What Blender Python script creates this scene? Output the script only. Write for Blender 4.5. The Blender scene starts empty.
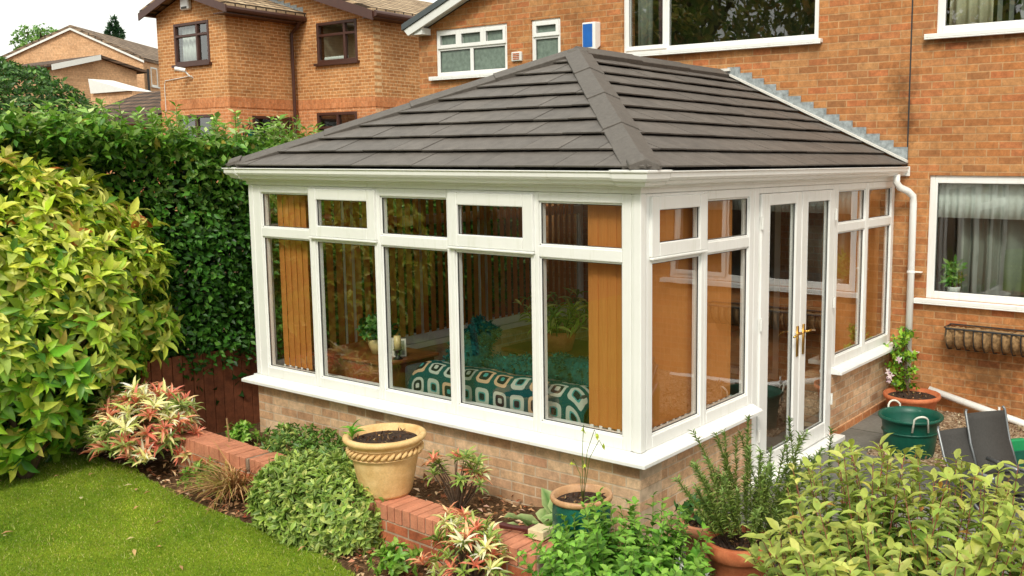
import bpy, math, random
import numpy as np
from mathutils import Vector, Matrix
random.seed(7); RNG = np.random.default_rng(11)
PI = math.pi
SC = bpy.context.scene; COL = SC.collection

# ------------------------------------------------------------------ nodes
def srgb(r, g, b):
    f = lambda c: (c/255/12.92) if c/255 <= .04045 else ((c/255+.055)/1.055)**2.4
    return (f(r), f(g), f(b), 1)
class NT:
    def __init__(s, name):
        s.m = bpy.data.materials.new(name); s.m.use_nodes = True
        s.t = s.m.node_tree; s.n = s.t.nodes; s.n.clear()
        s.out = s.n.new('ShaderNodeOutputMaterial')
    def new(s, ty, **k):
        n = s.n.new('ShaderNode'+ty)
        for a, v in k.items():
            if a.startswith('i_'):
                n.inputs[a[2:].replace('_', ' ')].default_value = v
            else: setattr(n, a, v)
        return n
    def link(s, a, b): s.t.links.new(a, b)
    def pos(s): return s.new('TexCoord').outputs['Object']
    def noise(s, vec, scale, detail=4, rough=.55):
        n = s.new('TexNoise', i_Scale=scale, i_Detail=detail, i_Roughness=rough); s.link(vec, n.inputs['Vector']); return n.outputs['Fac']
    def ramp(s, fac, stops, interp='LINEAR'):
        n = s.new('ValToRGB'); n.color_ramp.interpolation = interp
        e = n.color_ramp.elements
        while len(e) < len(stops): e.new(.5)
        for q, (p, c) in zip(e, stops): q.position = p; q.color = c if len(c) == 4 else (*c, 1)
        s.link(fac, n.inputs[0]); return n.outputs[0]
    def math(s, op, a, b=None, c=None):
        n = s.new('Math', operation=op)
        for i, x in enumerate((a, b, c)):
            if x is None: continue
            if isinstance(x, (int, float)): n.inputs[i].default_value = x
            else: s.link(x, n.inputs[i])
        return n.outputs[0]
    def mix(s, fac, a, b, blend='MIX'):
        n = s.new('MixRGB', blend_type=blend)
        for i, x in ((0, fac), (1, a), (2, b)):
            if isinstance(x, (int, float)): n.inputs[i].default_value = x
            elif isinstance(x, tuple): n.inputs[i].default_value = x
            else: s.link(x, n.inputs[i])
        return n.outputs[0]
    def bsdf(s, color, rough=.5, metal=0, height=None, bump=.3, dist=.01, spec=.5):
        p = s.new('BsdfPrincipled')
        for key, x in (('Base Color', color), ('Roughness', rough), ('Metallic', metal), ('Specular IOR Level', spec)):
            if isinstance(x, (int, float, tuple)): p.inputs[key].default_value = x
            else: s.link(x, p.inputs[key])
        if height is not None:
            b = s.new('Bump', i_Strength=bump, i_Distance=dist); s.link(height, b.inputs['Height']); s.link(b.outputs[0], p.inputs['Normal'])
        s.link(p.outputs[0], s.out.inputs[0]); return p
def simple(name, col, rough=.5, metal=0, var=.12, scale=8, bump=.1, spec=.5):
    t = NT(name); v = t.pos(); n = t.noise(v, scale); n2 = t.noise(v, scale*9)
    dark = tuple(c*(1-var*1.6) for c in col[:3])+(1,); lite = tuple(min(1, c*(1+var)) for c in col[:3])+(1,)
    c = t.ramp(t.math('ADD', t.math('MULTIPLY', n, .65), t.math('MULTIPLY', n2, .35)), [(.3, dark), (.7, lite)])
    t.bsdf(c, rough, metal, n2, bump, .004, spec); return t.m
def brick(name, axis, stops, mortar, bw=.225, rh=.075, ms=.0065, ox=0., oz=0., wear=.55, dirt=None):
    t = NT(name); s = t.new('SeparateXYZ'); t.link(t.pos(), s.inputs[0])
    c = t.new('CombineXYZ')
    t.link(t.math('ADD', s.outputs[axis], ox), c.inputs[0]); t.link(t.math('ADD', s.outputs[2 if axis < 2 else 1], oz), c.inputs[1])
    wob = t.noise(t.pos(), 9, 2); w = t.math('MULTIPLY', t.math('SUBTRACT', wob, .5), .006)
    cv = t.new('VectorMath', operation='ADD'); t.link(c.outputs[0], cv.inputs[0])
    cw = t.new('CombineXYZ'); t.link(w, cw.inputs[0]); t.link(w, cw.inputs[1]); t.link(cw.outputs[0], cv.inputs[1])
    b = t.new('TexBrick', i_Scale=1., i_Mortar_Size=ms, i_Mortar_Smooth=.25, i_Brick_Width=bw, i_Row_Height=rh, i_Bias=0.)
    b.inputs['Color1'].default_value = (0, 0, 0, 1); b.inputs['Color2'].default_value = (1, 1, 1, 1); b.inputs['Mortar'].default_value = (.5, .5, .5, 1)
    t.link(cv.outputs[0], b.inputs['Vector'])
    col = t.ramp(b.outputs['Color'], stops)
    fine = t.noise(t.pos(), 48, 6, .8); big = t.noise(t.pos(), 1.3, 4, .6); med = t.noise(t.pos(), 14, 3)
    col = t.mix(.55, col, t.ramp(fine, [(.25, (.4, .38, .36)), (.5, (1, 1, 1)), (.75, (1.5, 1.45, 1.4))]), 'MULTIPLY')
    col = t.mix(wear, col, t.ramp(med, [(.3, (.6, .58, .56)), (.7, (1.3, 1.28, 1.22))]), 'MULTIPLY')
    mcol = t.mix(.5, mortar, t.ramp(med, [(.3, (.5, .5, .5)), (.7, (1.3, 1.3, 1.3))]), 'MULTIPLY')
    col = t.mix(b.outputs['Fac'], col, mcol)
    col = t.mix(.6, col, t.ramp(big, [(.3, (.62, .6, .57)), (.52, (1, 1, 1)), (.72, (1.16, 1.14, 1.1))]), 'MULTIPLY')
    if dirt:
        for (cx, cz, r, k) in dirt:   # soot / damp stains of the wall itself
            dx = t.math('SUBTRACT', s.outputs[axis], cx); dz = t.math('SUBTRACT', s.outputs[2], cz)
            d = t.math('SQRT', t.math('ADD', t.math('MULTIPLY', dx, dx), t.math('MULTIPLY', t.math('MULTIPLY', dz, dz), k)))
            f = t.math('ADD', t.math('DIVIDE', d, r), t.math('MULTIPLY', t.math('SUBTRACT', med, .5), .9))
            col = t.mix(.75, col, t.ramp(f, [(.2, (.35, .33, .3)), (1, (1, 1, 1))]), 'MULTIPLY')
    h = t.math('ADD', t.math('MULTIPLY', t.math('SUBTRACT', 1., b.outputs['Fac']), 1.), t.math('MULTIPLY', fine, .35))
    t.bsdf(col, .88, 0, h, .55, .006, .25); return t.m

HB = [(0, srgb(156, 108, 70)), (.2, srgb(176, 116, 70)), (.45, srgb(184, 128, 80)), (.7, srgb(182, 134, 88)), (.88, srgb(184, 114, 72)), (1, srgb(164, 116, 76))]
CB = [(0, srgb(182, 144, 112)), (.3, srgb(200, 160, 124)), (.6, srgb(208, 172, 136)), (.85, srgb(222, 192, 158)), (1, srgb(198, 152, 120))]
NB = [(0, srgb(172, 116, 70)), (.5, srgb(188, 130, 80)), (1, srgb(194, 140, 90))]
NO = [(0, srgb(188, 122, 78)), (.5, srgb(200, 132, 86)), (1, srgb(206, 142, 98))]
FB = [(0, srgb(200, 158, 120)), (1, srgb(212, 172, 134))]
M = {}
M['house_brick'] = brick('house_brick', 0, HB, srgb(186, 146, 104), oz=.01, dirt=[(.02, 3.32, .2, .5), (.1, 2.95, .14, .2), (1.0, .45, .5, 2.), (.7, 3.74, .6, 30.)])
M['house_brick_side'] = brick('house_brick_side', 1, HB, srgb(150, 112, 74))
M['buff_brick_x'] = brick('buff_brick_x', 0, CB, srgb(206, 184, 156), oz=.02)
M['buff_brick_y'] = brick('buff_brick_y', 1, CB, srgb(206, 184, 156), oz=.02)
M['near_brick_x'] = brick('near_brick_x', 0, NB, srgb(216, 178, 132), ms=.009)
M['near_brick_y'] = brick('near_brick_y', 1, NB, srgb(216, 178, 132), ms=.009)
M['orange_brick_x'] = brick('orange_brick_x', 0, NO, srgb(214, 168, 126), ms=.009)
M['orange_brick_y'] = brick('orange_brick_y', 1, NO, srgb(214, 168, 126), ms=.009)
M['soldier_x'] = brick('soldier_x', 0, NO, srgb(196, 140, 96), bw=.075, rh=.225, ms=.004, oz=-.1)
M['soldier_y'] = brick('soldier_y', 1, NO, srgb(196, 140, 96), bw=.075, rh=.225, ms=.004, oz=-.1)
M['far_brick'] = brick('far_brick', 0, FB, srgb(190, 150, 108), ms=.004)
RB = [(0, srgb(168, 96, 66)), (.5, srgb(190, 114, 80)), (1, srgb(202, 134, 102))]
M['red_brick_top'] = simple('red_brick_top', srgb(200, 134, 104), .9, 0, .22, 9, .7, .2)
M['red_brick'] = brick('red_brick', 0, RB, srgb(176, 150, 126), ms=.008, oz=.035, wear=.8)
def upvc():
    t = NT('white_upvc'); v = t.pos(); n = t.noise(v, 3, 4); n2 = t.noise(v, 40, 3)
    c = t.ramp(n, [(.3, (.80, .805, .775, 1)), (.6, (.84, .845, .815, 1))]); mp = t.new('Mapping'); mp.inputs['Scale'].default_value = (14, 14, 1.6); t.link(v, mp.inputs[0]); sk = t.noise(mp.outputs[0], 1.5, 5, .65)
    c = t.mix(.55, c, t.ramp(sk, [(.28, (.84, .85, .78)), (.45, (1, 1, 1))]), 'MULTIPLY')
    t.bsdf(c, .32, 0, n2, .03, .002, .5); return t.m
M['upvc'] = upvc()
M['upvc_old'] = simple('aged_white_upvc', (.74, .75, .71, 1), .4, var=.06, scale=2)
M['gasket'] = simple('black_gasket', (.03, .03, .03, 1), .6)
M['brown_frame'] = simple('brown_frame', srgb(74, 44, 34), .45)
M['brass'] = simple('brass', srgb(196, 152, 74), .28, 1., .1)
M['lead'] = simple('grey_lead', srgb(158, 166, 168), .55, .2, .35, 25, .3)
M['mortar_fillet'] = simple('pale_fillet', srgb(214, 212, 204), .8)
M['black'] = simple('black_metal', (.02, .02, .02, 1), .5)
M['coir'] = simple('coir_liner', srgb(156, 124, 84), .95, 0, .45, 30, .8)
M['blue'] = simple('blue_panel', srgb(24, 100, 184), .4)
def tile_mat(name, a, b, sc=26):
    t = NT(name); v = t.pos(); n = t.noise(v, sc, 6, .7); g = t.noise(v, 260, 2, .6); w = t.new('NewGeometry').outputs['Random Per Island']
    c = t.ramp(n, [(.3, a), (.7, b)]); c = t.mix(.5, c, t.ramp(g, [(.3, (.6, .6, .6)), (.7, (1.4, 1.4, 1.4))]), 'MULTIPLY')
    c = t.mix(.6, c, t.ramp(w, [(0, (.86, .86, .86)), (1, (1.12, 1.1, 1.08))]), 'MULTIPLY')
    t.bsdf(c, .62, 0, g, .4, .003, .4); return t.m
M['roof_tile'] = tile_mat('charcoal_roof_tile', srgb(86, 81, 76), srgb(108, 102, 96), 9)
M['hip_tile'] = tile_mat('charcoal_hip_cap', srgb(80, 75, 70), srgb(98, 93, 87))
M['tan_tile'] = brick('tan_roof_tile', 1, [(0, srgb(150, 126, 98)), (.5, srgb(176, 152, 122)), (1, srgb(196, 172, 140))], srgb(70, 58, 46), bw=.26, rh=.11, ms=.02)
M['brown_tile'] = brick('brown_roof_tile', 0, [(0, srgb(84, 66, 54)), (1, srgb(120, 98, 82))], srgb(50, 42, 36), bw=.3, rh=.12, ms=.02)
M['grey_tile'] = brick('grey_roof_tile', 1, [(0, srgb(116, 98, 82)), (1, srgb(146, 126, 106))], srgb(76, 66, 56), bw=.33, rh=.16, ms=.02)
M['slate'] = simple('dark_verge_tile', srgb(76, 84, 86), .6)
def glass(name, tint=(.93, .95, .93, 1), k=2.4):
    t = NT(name); a = t.new('BsdfTransparent'); a.inputs[0].default_value = tint
    g = t.new('BsdfGlossy'); g.inputs['Roughness'].default_value = .004; g.inputs[0].default_value = (1, 1, 1, 1)
    wv = t.noise(t.pos(), 2.2, 1); bp = t.new('Bump', i_Strength=.25, i_Distance=.004); t.link(wv, bp.inputs['Height']); t.link(bp.outputs[0], g.inputs['Normal'])
    lw = t.new('LayerWeight', i_Blend=.5).outputs['Facing']; m = t.new('MixShader')
    f = t.math('ADD', .04, t.math('MULTIPLY', t.math('POWER', lw, 5.), .96))
    t.link(t.math('MINIMUM', t.math('MULTIPLY', f, k), 1.), m.inputs[0]); t.link(a.outputs[0], m.inputs[1]); t.link(g.outputs[0], m.inputs[2])
    t.link(m.outputs[0], t.out.inputs[0]); return t.m
M['glass'] = glass('window_glass'); M['glass2'] = glass('house_glass', (.8, .85, .82, 1), 3.4)
M['frosted'] = simple('obscured_glass', srgb(112, 128, 116), .25, 0, .25, 18, .5)
def blind_mat():
    t = NT('tan_vertical_blind'); v = t.pos(); s = t.new('Mapping'); s.inputs['Scale'].default_value = (170, 170, 2); t.link(v, s.inputs[0])
    n = t.noise(s.outputs[0], 3, 3); w = t.new('NewGeometry').outputs['Random Per Island']
    c = t.ramp(n, [(.3, srgb(206, 132, 64)), (.7, srgb(220, 148, 78))]); 
    p = t.bsdf(c, .8, 0, n, .2, .002, .2)
    tr = t.new('BsdfTranslucent'); t.link(c, tr.inputs[0]); m = t.new('MixShader'); m.inputs[0].default_value = .3
    t.link(p.outputs[0], m.inputs[1]); t.link(tr.outputs[0], m.inputs[2]); t.link(m.outputs[0], t.out.inputs[0]); return t.m
M['blind'] = blind_mat()
M['curtain'] = simple('cream_curtain', srgb(206, 200, 172), .9, 0, .1, 6)
M['net'] = simple('white_net', srgb(226, 230, 226), .95, 0, .06, 30)
M['grey_curtain'] = simple('grey_curtain', srgb(128, 132, 122), .95, 0, .1, 6)
M['purple'] = simple('plum_curtain', srgb(88, 60, 74), .9, 0, .2)
M['plaster'] = simple('plaster', srgb(170, 162, 140), .9); M['dark_plaster'] = simple('dim_green_plaster', srgb(84, 88, 66), .95)
M['floor'] = simple('brown_carpet', srgb(104, 80, 60), .95, 0, .2, 20)
M['wood'] = simple('brown_wood', srgb(126, 72, 36), .4, 0, .3, 5)
M['fence_wood'] = simple('red_brown_fence_wood', srgb(140, 80, 50), .85, 0, .3, 14, .4)
M['teal'] = simple('teal_fabric', srgb(10, 78, 76), .95, 0, .55, 30, .8, .1)
M['sofa'] = simple('dark_sofa_fabric', srgb(44, 46, 50), .9)
M['photo'] = simple('framed_print', srgb(206, 204, 190), .4); M['cream_pot'] = simple('cream_glaze', srgb(220, 200, 140), .35)
def pot_mat(name, a, b, rough=.75, sc=12):
    t = NT(name); v = t.pos(); n = t.noise(v, sc, 5, .6); g = t.noise(v, 90, 3)
    c = t.ramp(n, [(.3, a), (.7, b)]); c = t.mix(.4, c, t.ramp(g, [(.3, (.75, .74, .72)), (.7, (1.2, 1.2, 1.2))]), 'MULTIPLY')
    t.bsdf(c, rough, 0, g, .25, .003, .4); return t.m
M['ochre'] = pot_mat('ochre_terracotta', srgb(206, 164, 104), srgb(230, 196, 140)); M['terracotta'] = pot_mat('terracotta', srgb(176, 92, 54), srgb(204, 124, 82))
M['pale_terracotta'] = pot_mat('pale_terracotta', srgb(184, 118, 84), srgb(208, 148, 112))
M['teal_glaze'] = pot_mat('teal_glaze', srgb(18, 76, 66), srgb(34, 108, 92), .25)
M['rim_glaze'] = pot_mat('tan_glaze', srgb(170, 124, 84), srgb(200, 160, 120), .4)
M['bucket_green'] = pot_mat('green_plastic', srgb(10, 74, 60), srgb(16, 88, 70), .4)
M['bright_green'] = simple('bright_green_plastic', srgb(20, 140, 84), .4)
M['rope'] = simple('white_rope', srgb(220, 220, 206), .8)
M['grey_mesh'] = simple('dark_grey_mesh', srgb(62, 60, 57), .8, 0, .15, 60, .5); M['grey_tube'] = simple('grey_tube', srgb(128, 132, 134), .35, .6)
M['soil'] = simple('dark_soil', srgb(62, 44, 32), .98, 0, .6, 40, 1.0)
M['old_mortar'] = simple('old_mortar', srgb(150, 128, 108), .95, 0, .4, 20, .8); M['bristle'] = simple('cream_bristle', srgb(222, 206, 164), .9, 0, .1, 60, .6); M['maroon'] = simple('maroon_handle', srgb(78, 30, 26), .5)
M['bark'] = simple('bark', srgb(92, 72, 54), .95, 0, .4, 18, .8); M['stem_green'] = simple('green_stem', srgb(98, 116, 48), .7); M['stem_red'] = simple('red_stem', srgb(128, 66, 50), .6)
def ground_mat():
    t = NT('garden_soil'); v = t.pos(); n = t.noise(v, 2, 5); g = t.noise(v, 45, 6, .75)
    c = t.ramp(g, [(.3, srgb(58, 42, 30)), (.52, srgb(104, 80, 58)), (.72, srgb(150, 122, 92))]); c = t.mix(.4, c, t.ramp(n, [(.3, (.7, .7, .7)), (.7, (1.15, 1.15, 1.1))]), 'MULTIPLY')
    t.bsdf(c, .97, 0, g, .9, .02, .1); return t.m
M['ground'] = ground_mat()
def lawn_mat():
    t = NT('lawn_turf'); v = t.pos(); n = t.noise(v, 1.7, 5, .6); g = t.noise(v, 55, 6, .8)
    c = t.ramp(n, [(.3, srgb(104, 134, 30)), (.6, srgb(140, 160, 48))]); c = t.mix(.8, c, t.ramp(g, [(.3, (.4, .45, .3)), (.7, (1.3, 1.3, 1.2))]), 'MULTIPLY')
    t.bsdf(c, .95, 0, g, .9, .02, .1); return t.m
M['lawn'] = lawn_mat()
def paving():
    t = NT('grey_paving'); s = t.new('SeparateXYZ'); t.link(t.pos(), s.inputs[0])
    b = t.new('TexBrick', i_Scale=1., i_Mortar_Size=.008, i_Brick_Width=.6, i_Row_Height=.6); b.offset = 0
    b.inputs['Color1'].default_value = srgb(104, 104, 100); b.inputs['Color2'].default_value = srgb(124, 122, 116); b.inputs['Mortar'].default_value = srgb(66, 62, 54)
    t.link(t.pos(), b.inputs['Vector']); g = t.noise(t.pos(), 30, 6, .7); h = t.noise(t.pos(), 2.5, 4)
    c = t.mix(.6, b.outputs[0], t.ramp(g, [(.3, (.65, .65, .62)), (.7, (1.2, 1.2, 1.18))]), 'MULTIPLY')
    c = t.mix(.6, c, t.ramp(h, [(.35, (.6, .6, .56)), (.65, (1.1, 1.1, 1.1))]), 'MULTIPLY')
    t.bsdf(c, .85, 0, g, .4, .006, .3); return t.m
M['paving'] = paving()
def gravel_mat():
    t = NT('brown_gravel'); v = t.new('TexVoronoi', i_Scale=38.); t.link(t.pos(), v.inputs['Vector'])
    s = t.new('SeparateColor'); t.link(v.outputs['Color'], s.inputs[0])
    c = t.ramp(s.outputs[0], [(0, srgb(104, 82, 62)), (.5, srgb(158, 132, 104)), (1, srgb(196, 178, 150))])
    t.bsdf(c, .9, 0, t.math('SUBTRACT', 1., v.outputs['Distance']), 1., .02, .2); return t.m
M['gravel'] = gravel_mat()
def leaf_mat(name, rough=.42, trans=.3, spec=.45):
    t = NT(name); a = t.new('Attribute', attribute_name='Col'); w = t.noise(t.pos(), 40, 2)
    c = t.mix(.35, a.outputs['Color'], t.ramp(w, [(.3, (.7, .7, .7)), (.7, (1.2, 1.2, 1.2))]), 'MULTIPLY')
    if name == 'glossy_leaf': sp_ = t.noise(t.pos(), 34, 3, .6); c = t.mix(t.math('MULTIPLY', t.math('GREATER_THAN', sp_, .68), .5), c, srgb(150, 104, 44))
    p = t.bsdf(c, rough, 0, None, spec=spec)
    tr = t.new('BsdfTranslucent'); t.link(c, tr.inputs[0]); m = t.new('MixShader'); m.inputs[0].default_value = trans
    t.link(p.outputs[0], m.inputs[1]); t.link(tr.outputs[0], m.inputs[2]); t.link(m.outputs[0], t.out.inputs[0]); return t.m
M['leaf'] = leaf_mat('leaf'); M['glossy_leaf'] = leaf_mat('glossy_leaf', .42, .3, .4); M['dry'] = leaf_mat('dry_leaf', .85, .15, .2); M['grass'] = leaf_mat('grass_blade', .6, .35, .2)
def blanket_mat():
    t = NT('crochet_blanket'); uv = t.new('UVMap').outputs[0]
    sc = t.new('VectorMath', operation='SCALE'); t.link(uv, sc.inputs[0]); sc.inputs['Scale'].default_value = 5.6
    fr = t.new('VectorMath', operation='FRACTION'); t.link(sc.outputs[0], fr.inputs[0]); fl = t.new('VectorMath', operation='FLOOR'); t.link(sc.outputs[0], fl.inputs[0])
    wn = t.new('TexWhiteNoise', noise_dimensions='2D'); t.link(fl.outputs[0], wn.inputs['Vector'])
    s = t.new('SeparateXYZ'); t.link(fr.outputs[0], s.inputs[0])
    ax = t.math('ABSOLUTE', t.math('SUBTRACT', s.outputs[0], .5)); ay = t.math('ABSOLUTE', t.math('SUBTRACT', s.outputs[1], .5))
    p = lambda q: t.math('POWER', q, 4.)
    d = t.math('MULTIPLY', t.math('POWER', t.math('ADD', p(ax), p(ay)), .25), 2.)
    tl, wh, dk, cr, lt = srgb(6, 70, 70), srgb(164, 172, 158), srgb(20, 28, 36), srgb(180, 152, 120), srgb(62, 134, 128)
    A = t.ramp(d, [(0, dk), (.3, lt), (.42, wh), (.78, tl)], 'CONSTANT'); B = t.ramp(d, [(0, lt), (.2, dk), (.52, cr), (.8, tl)], 'CONSTANT')
    C_ = t.ramp(d, [(0, wh), (.22, dk), (.5, wh), (.76, tl)], 'CONSTANT')
    c = t.mix(t.math('GREATER_THAN', wn.outputs[0], .4), A, B); c = t.mix(t.math('GREATER_THAN', wn.outputs[0], .7), c, C_)
    n = t.noise(t.pos(), 160, 2); t.bsdf(c, .95, 0, n, .8, .006, .1); return t.m
M['blanket'] = blanket_mat()

# ------------------------------------------------------------------ mesh helpers
def clip(poly, n, d):            # keep points with n.p <= d
    out = []
    for i in range(len(poly)):
        a, b = poly[i], poly[(i+1) % len(poly)]
        da = sum(x*y for x, y in zip(n, a))-d; db = sum(x*y for x, y in zip(n, b))-d
        if da <= 0: out.append(a)
        if (da < 0 < db) or (db < 0 < da):
            k = da/(da-db); out.append(tuple(x+(y-x)*k for x, y in zip(a, b)))
    return out
class MB:
    def __init__(s, f=None): s.v = []; s.f = []; s.fn = f; s.uv = None
    def P(s, p): return tuple(s.fn(*p)) if s.fn else tuple(p)
    def add(s, vs, fs):
        b = len(s.v); s.v += [s.P(p) for p in vs]; s.f += [tuple(i+b for i in q) for q in fs]; return s
    def box(s, x0, x1, y0, y1, z0, z1):
        v = [(x, y, z) for x in (x0, x1) for y in (y0, y1) for z in (z0, z1)]
        return s.add(v, [(0, 1, 3, 2), (4, 6, 7, 5), (0, 4, 5, 1), (2, 3, 7, 6), (0, 2, 6, 4), (1, 5, 7, 3)])
    def prism(s, poly, off):          # polygon (3d points) extruded by vector
        n = len(poly)
        v = list(poly)+[tuple(a+b for a, b in zip(p, off)) for p in poly]
        return s.add(v, [tuple(range(n))[::-1], tuple(range(n, 2*n))]+[(i, (i+1) % n, n+(i+1) % n, n+i) for i in range(n)])
    def tube(s, pts, r, n=8, cap=True):
        pts = [Vector(p) for p in pts]; R = r if isinstance(r, (list, tuple)) else [r]*len(pts)
        vs = []; up = None
        for i, p in enumerate(pts):
            d = (pts[min(i+1, len(pts)-1)]-pts[max(i-1, 0)]).normalized()
            if up is None:
                up = Vector((0, 0, 1)) if abs(d.z) < .9 else Vector((1, 0, 0))
            a = d.cross(up).normalized(); up = a.cross(d).normalized()
            vs += [tuple(p+(a*math.cos(2*PI*k/n)+up*math.sin(2*PI*k/n))*R[i]) for k in range(n)]
        fs = [(i*n+k, i*n+(k+1) % n, (i+1)*n+(k+1) % n, (i+1)*n+k) for i in range(len(pts)-1) for k in range(n)]
        if cap: fs += [tuple(range(n))[::-1], tuple(range((len(pts)-1)*n, len(pts)*n))]
        return s.add(vs, fs)
    def lathe(s, prof, c=(0, 0, 0), n=40, sx=1., sy=1., wob=None):
        vs = []
        for (r, z) in prof:
            for k in range(n):
                a = 2*PI*k/n; q = 1+(wob(a, z) if wob else 0)
                vs.append((c[0]+r*q*math.cos(a)*sx, c[1]+r*q*math.sin(a)*sy, c[2]+z))
        fs = [(i*n+k, i*n+(k+1) % n, (i+1)*n+(k+1) % n, (i+1)*n+k) for i in range(len(prof)-1) for k in range(n)]
        return s.add(vs, fs)
    def disc(s, c, r, n=32):
        return s.add([(c[0]+r*math.cos(2*PI*k/n), c[1]+r*math.sin(2*PI*k/n), c[2]) for k in range(n)], [tuple(range(n))])
    def build(s, name, mat, parent=None, smooth=False, bevel=0, seg=1):
        me = bpy.data.meshes.new(name); me.from_pydata(s.v, [], s.f); me.update()
        if not s.fn or True:
            import bmesh
            bm = bmesh.new(); bm.from_mesh(me); bmesh.ops.recalc_face_normals(bm, faces=bm.faces); bm.to_mesh(me); bm.free()
        o = bpy.data.objects.new(name, me); COL.objects.link(o); me.materials.append(M[mat] if isinstance(mat, str) else mat)
        if smooth:
            for p in me.polygons: p.use_smooth = True
        if bevel:
            b = o.modifiers.new('bevel', 'BEVEL'); b.width = bevel; b.segments = seg; b.limit_method = 'ANGLE'; b.angle_limit = .6; b.harden_normals = False
        if parent is not None: attach(o, parent)
        return o
def attach(o, parent):
    o.parent = parent
    w = parent_world(parent); o.matrix_parent_inverse = w.inverted()
def parent_world(p):
    m = Matrix.LocRotScale(p.location, p.rotation_euler, p.scale)
    if p.parent: m = parent_world(p.parent) @ p.matrix_parent_inverse @ m
    return m
def tag(o, label=None, cat=None, group=None, kind=None):
    if label: o['label'] = label
    if cat: o['category'] = cat
    if group: o['group'] = group
    if kind: o['kind'] = kind
    return o
def thing(name, label, cat, loc=(0, 0, 0), group=None):
    o = bpy.data.objects.new(name, None); COL.objects.link(o); o.location = loc; o.empty_display_size = .1
    return tag(o, label, cat, group)
def copy_tree(o, off, parent=None):
    c = o.copy(); COL.objects.link(c)
    if parent is None: c.location = Vector(o.location)+Vector(off)
    else: c.parent = parent; c.matrix_parent_inverse = o.matrix_parent_inverse.copy()
    for ch in list(o.children): copy_tree(ch, off, c)
    return c

# ------------------------------------------------------------------ leaves
# template: (along, across, up) with faces
TL = (np.array([(0, 0, 0), (.2, 0, .01), (.46, 0, 0), (.75, 0, -.06), (1, 0, -.2), (.16, .27, .06), (.44, .5, .09), (.76, .31, 0), (.16, -.27, .06), (.44, -.5, .09), (.76, -.31, 0)]),
      [(0, 1, 5), (1, 2, 6, 5), (2, 3, 7, 6), (3, 4, 7), (0, 8, 1), (1, 8, 9, 2), (2, 9, 10, 3), (3, 10, 4)], np.array([0, 0, 0, 0, .6, 1, 1, 1, 1, 1, 1]))
TS = (np.array([(0, 0, 0), (.5, 0, -.02), (1, 0, -.1), (.45, .5, .1), (.45, -.5, .1)]), [(0, 1, 3), (1, 2, 3), (0, 4, 1), (1, 4, 2)], np.array([0, 0, .6, 1, 1]))
TB = (np.array([(0, -.5, 0), (0, .5, 0), (.55, 0, 0), (.5, -.3, .0), (.5, .3, .0), (1, 0, -.2)]), [(0, 1, 4, 3), (3, 4, 5)], np.array([0, 0, 0, 0, 0, 0]))
def unit(a): return a/np.maximum(np.linalg.norm(a, axis=1, keepdims=True), 1e-9)
def leaves(name, P, D, N, L, W, cols, mat='leaf', parent=None, tmpl=TL, edge=None, edgeamt=0., fold=1.):
    P = np.asarray(P, float); n = len(P); D = unit(np.asarray(D, float)); N = np.asarray(N, float)
    S = unit(np.cross(D, N)); U = np.cross(S, D)
    L = np.broadcast_to(L, (n,))[:, None, None]; W = np.broadcast_to(W, (n,))[:, None, None]
    T, F, E = tmpl; k = len(T)
    V = P[:, None, :]+D[:, None, :]*L*T[None, :, 0:1]+S[:, None, :]*W*T[None, :, 1:2]+U[:, None, :]*L*T[None, :, 2:3]*fold
    V = V.reshape(-1, 3)
    me = bpy.data.meshes.new(name)
    lens = np.array([len(f) for f in F]); flat = np.concatenate([np.array(f) for f in F])
    loops = (flat[None, :]+(np.arange(n)*k)[:, None]).reshape(-1)
    tot = np.tile(lens, n); start = np.concatenate([[0], np.cumsum(tot)[:-1]])
    me.vertices.add(len(V)); me.vertices.foreach_set('co', V.astype(np.float32).ravel())
    me.loops.add(len(loops)); me.loops.foreach_set('vertex_index', loops.astype(np.int32))
    me.polygons.add(len(tot)); me.polygons.foreach_set('loop_start', start.astype(np.int32)); me.polygons.foreach_set('loop_total', tot.astype(np.int32))
    me.update(calc_edges=True)
    C = np.repeat(np.asarray(cols, float)[:, None, :], k, axis=1)
    if edge is not None:
        a = (E[None, :, None]*edgeamt); C = C*(1-a)+np.asarray(edge, float).reshape(-1, 1, 3)*a if np.ndim(edge) > 1 else C*(1-a)+np.asarray(edge, float)[None, None, :]*a
    C = np.concatenate([C.reshape(-1, 3), np.ones((n*k, 1))], 1)
    at = me.color_attributes.new('Col', 'FLOAT_COLOR', 'POINT'); at.data.foreach_set('color', C.astype(np.float32).ravel())
    me.materials.append(M[mat]); me.validate()
    o = bpy.data.objects.new(name, me); COL.objects.link(o)
    if parent is not None: attach(o, parent)
    return o
def pal(n, entries, var=.18):
    w = np.array([e[0] for e in entries], float); w /= w.sum()
    i = RNG.choice(len(entries), n, p=w); c = np.array([srgb(*e[1])[:3] for e in entries])[i]
    return np.clip(c*(1+RNG.normal(0, var, (n, 1)))*(1+RNG.normal(0, var*.3, (n, 3))), .004, .95)
def rdir(n): return unit(RNG.normal(size=(n, 3)))
def vnoise(P, s, seed=0):          # cheap smooth noise
    r = np.random.default_rng(seed); o = 0
    for k in range(5):
        w = r.normal(size=3)*s*(1+.7*k); o = o+np.sin(P@w+r.uniform(0, 6.3))/(1+.5*k)
    return o/2.2
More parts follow.
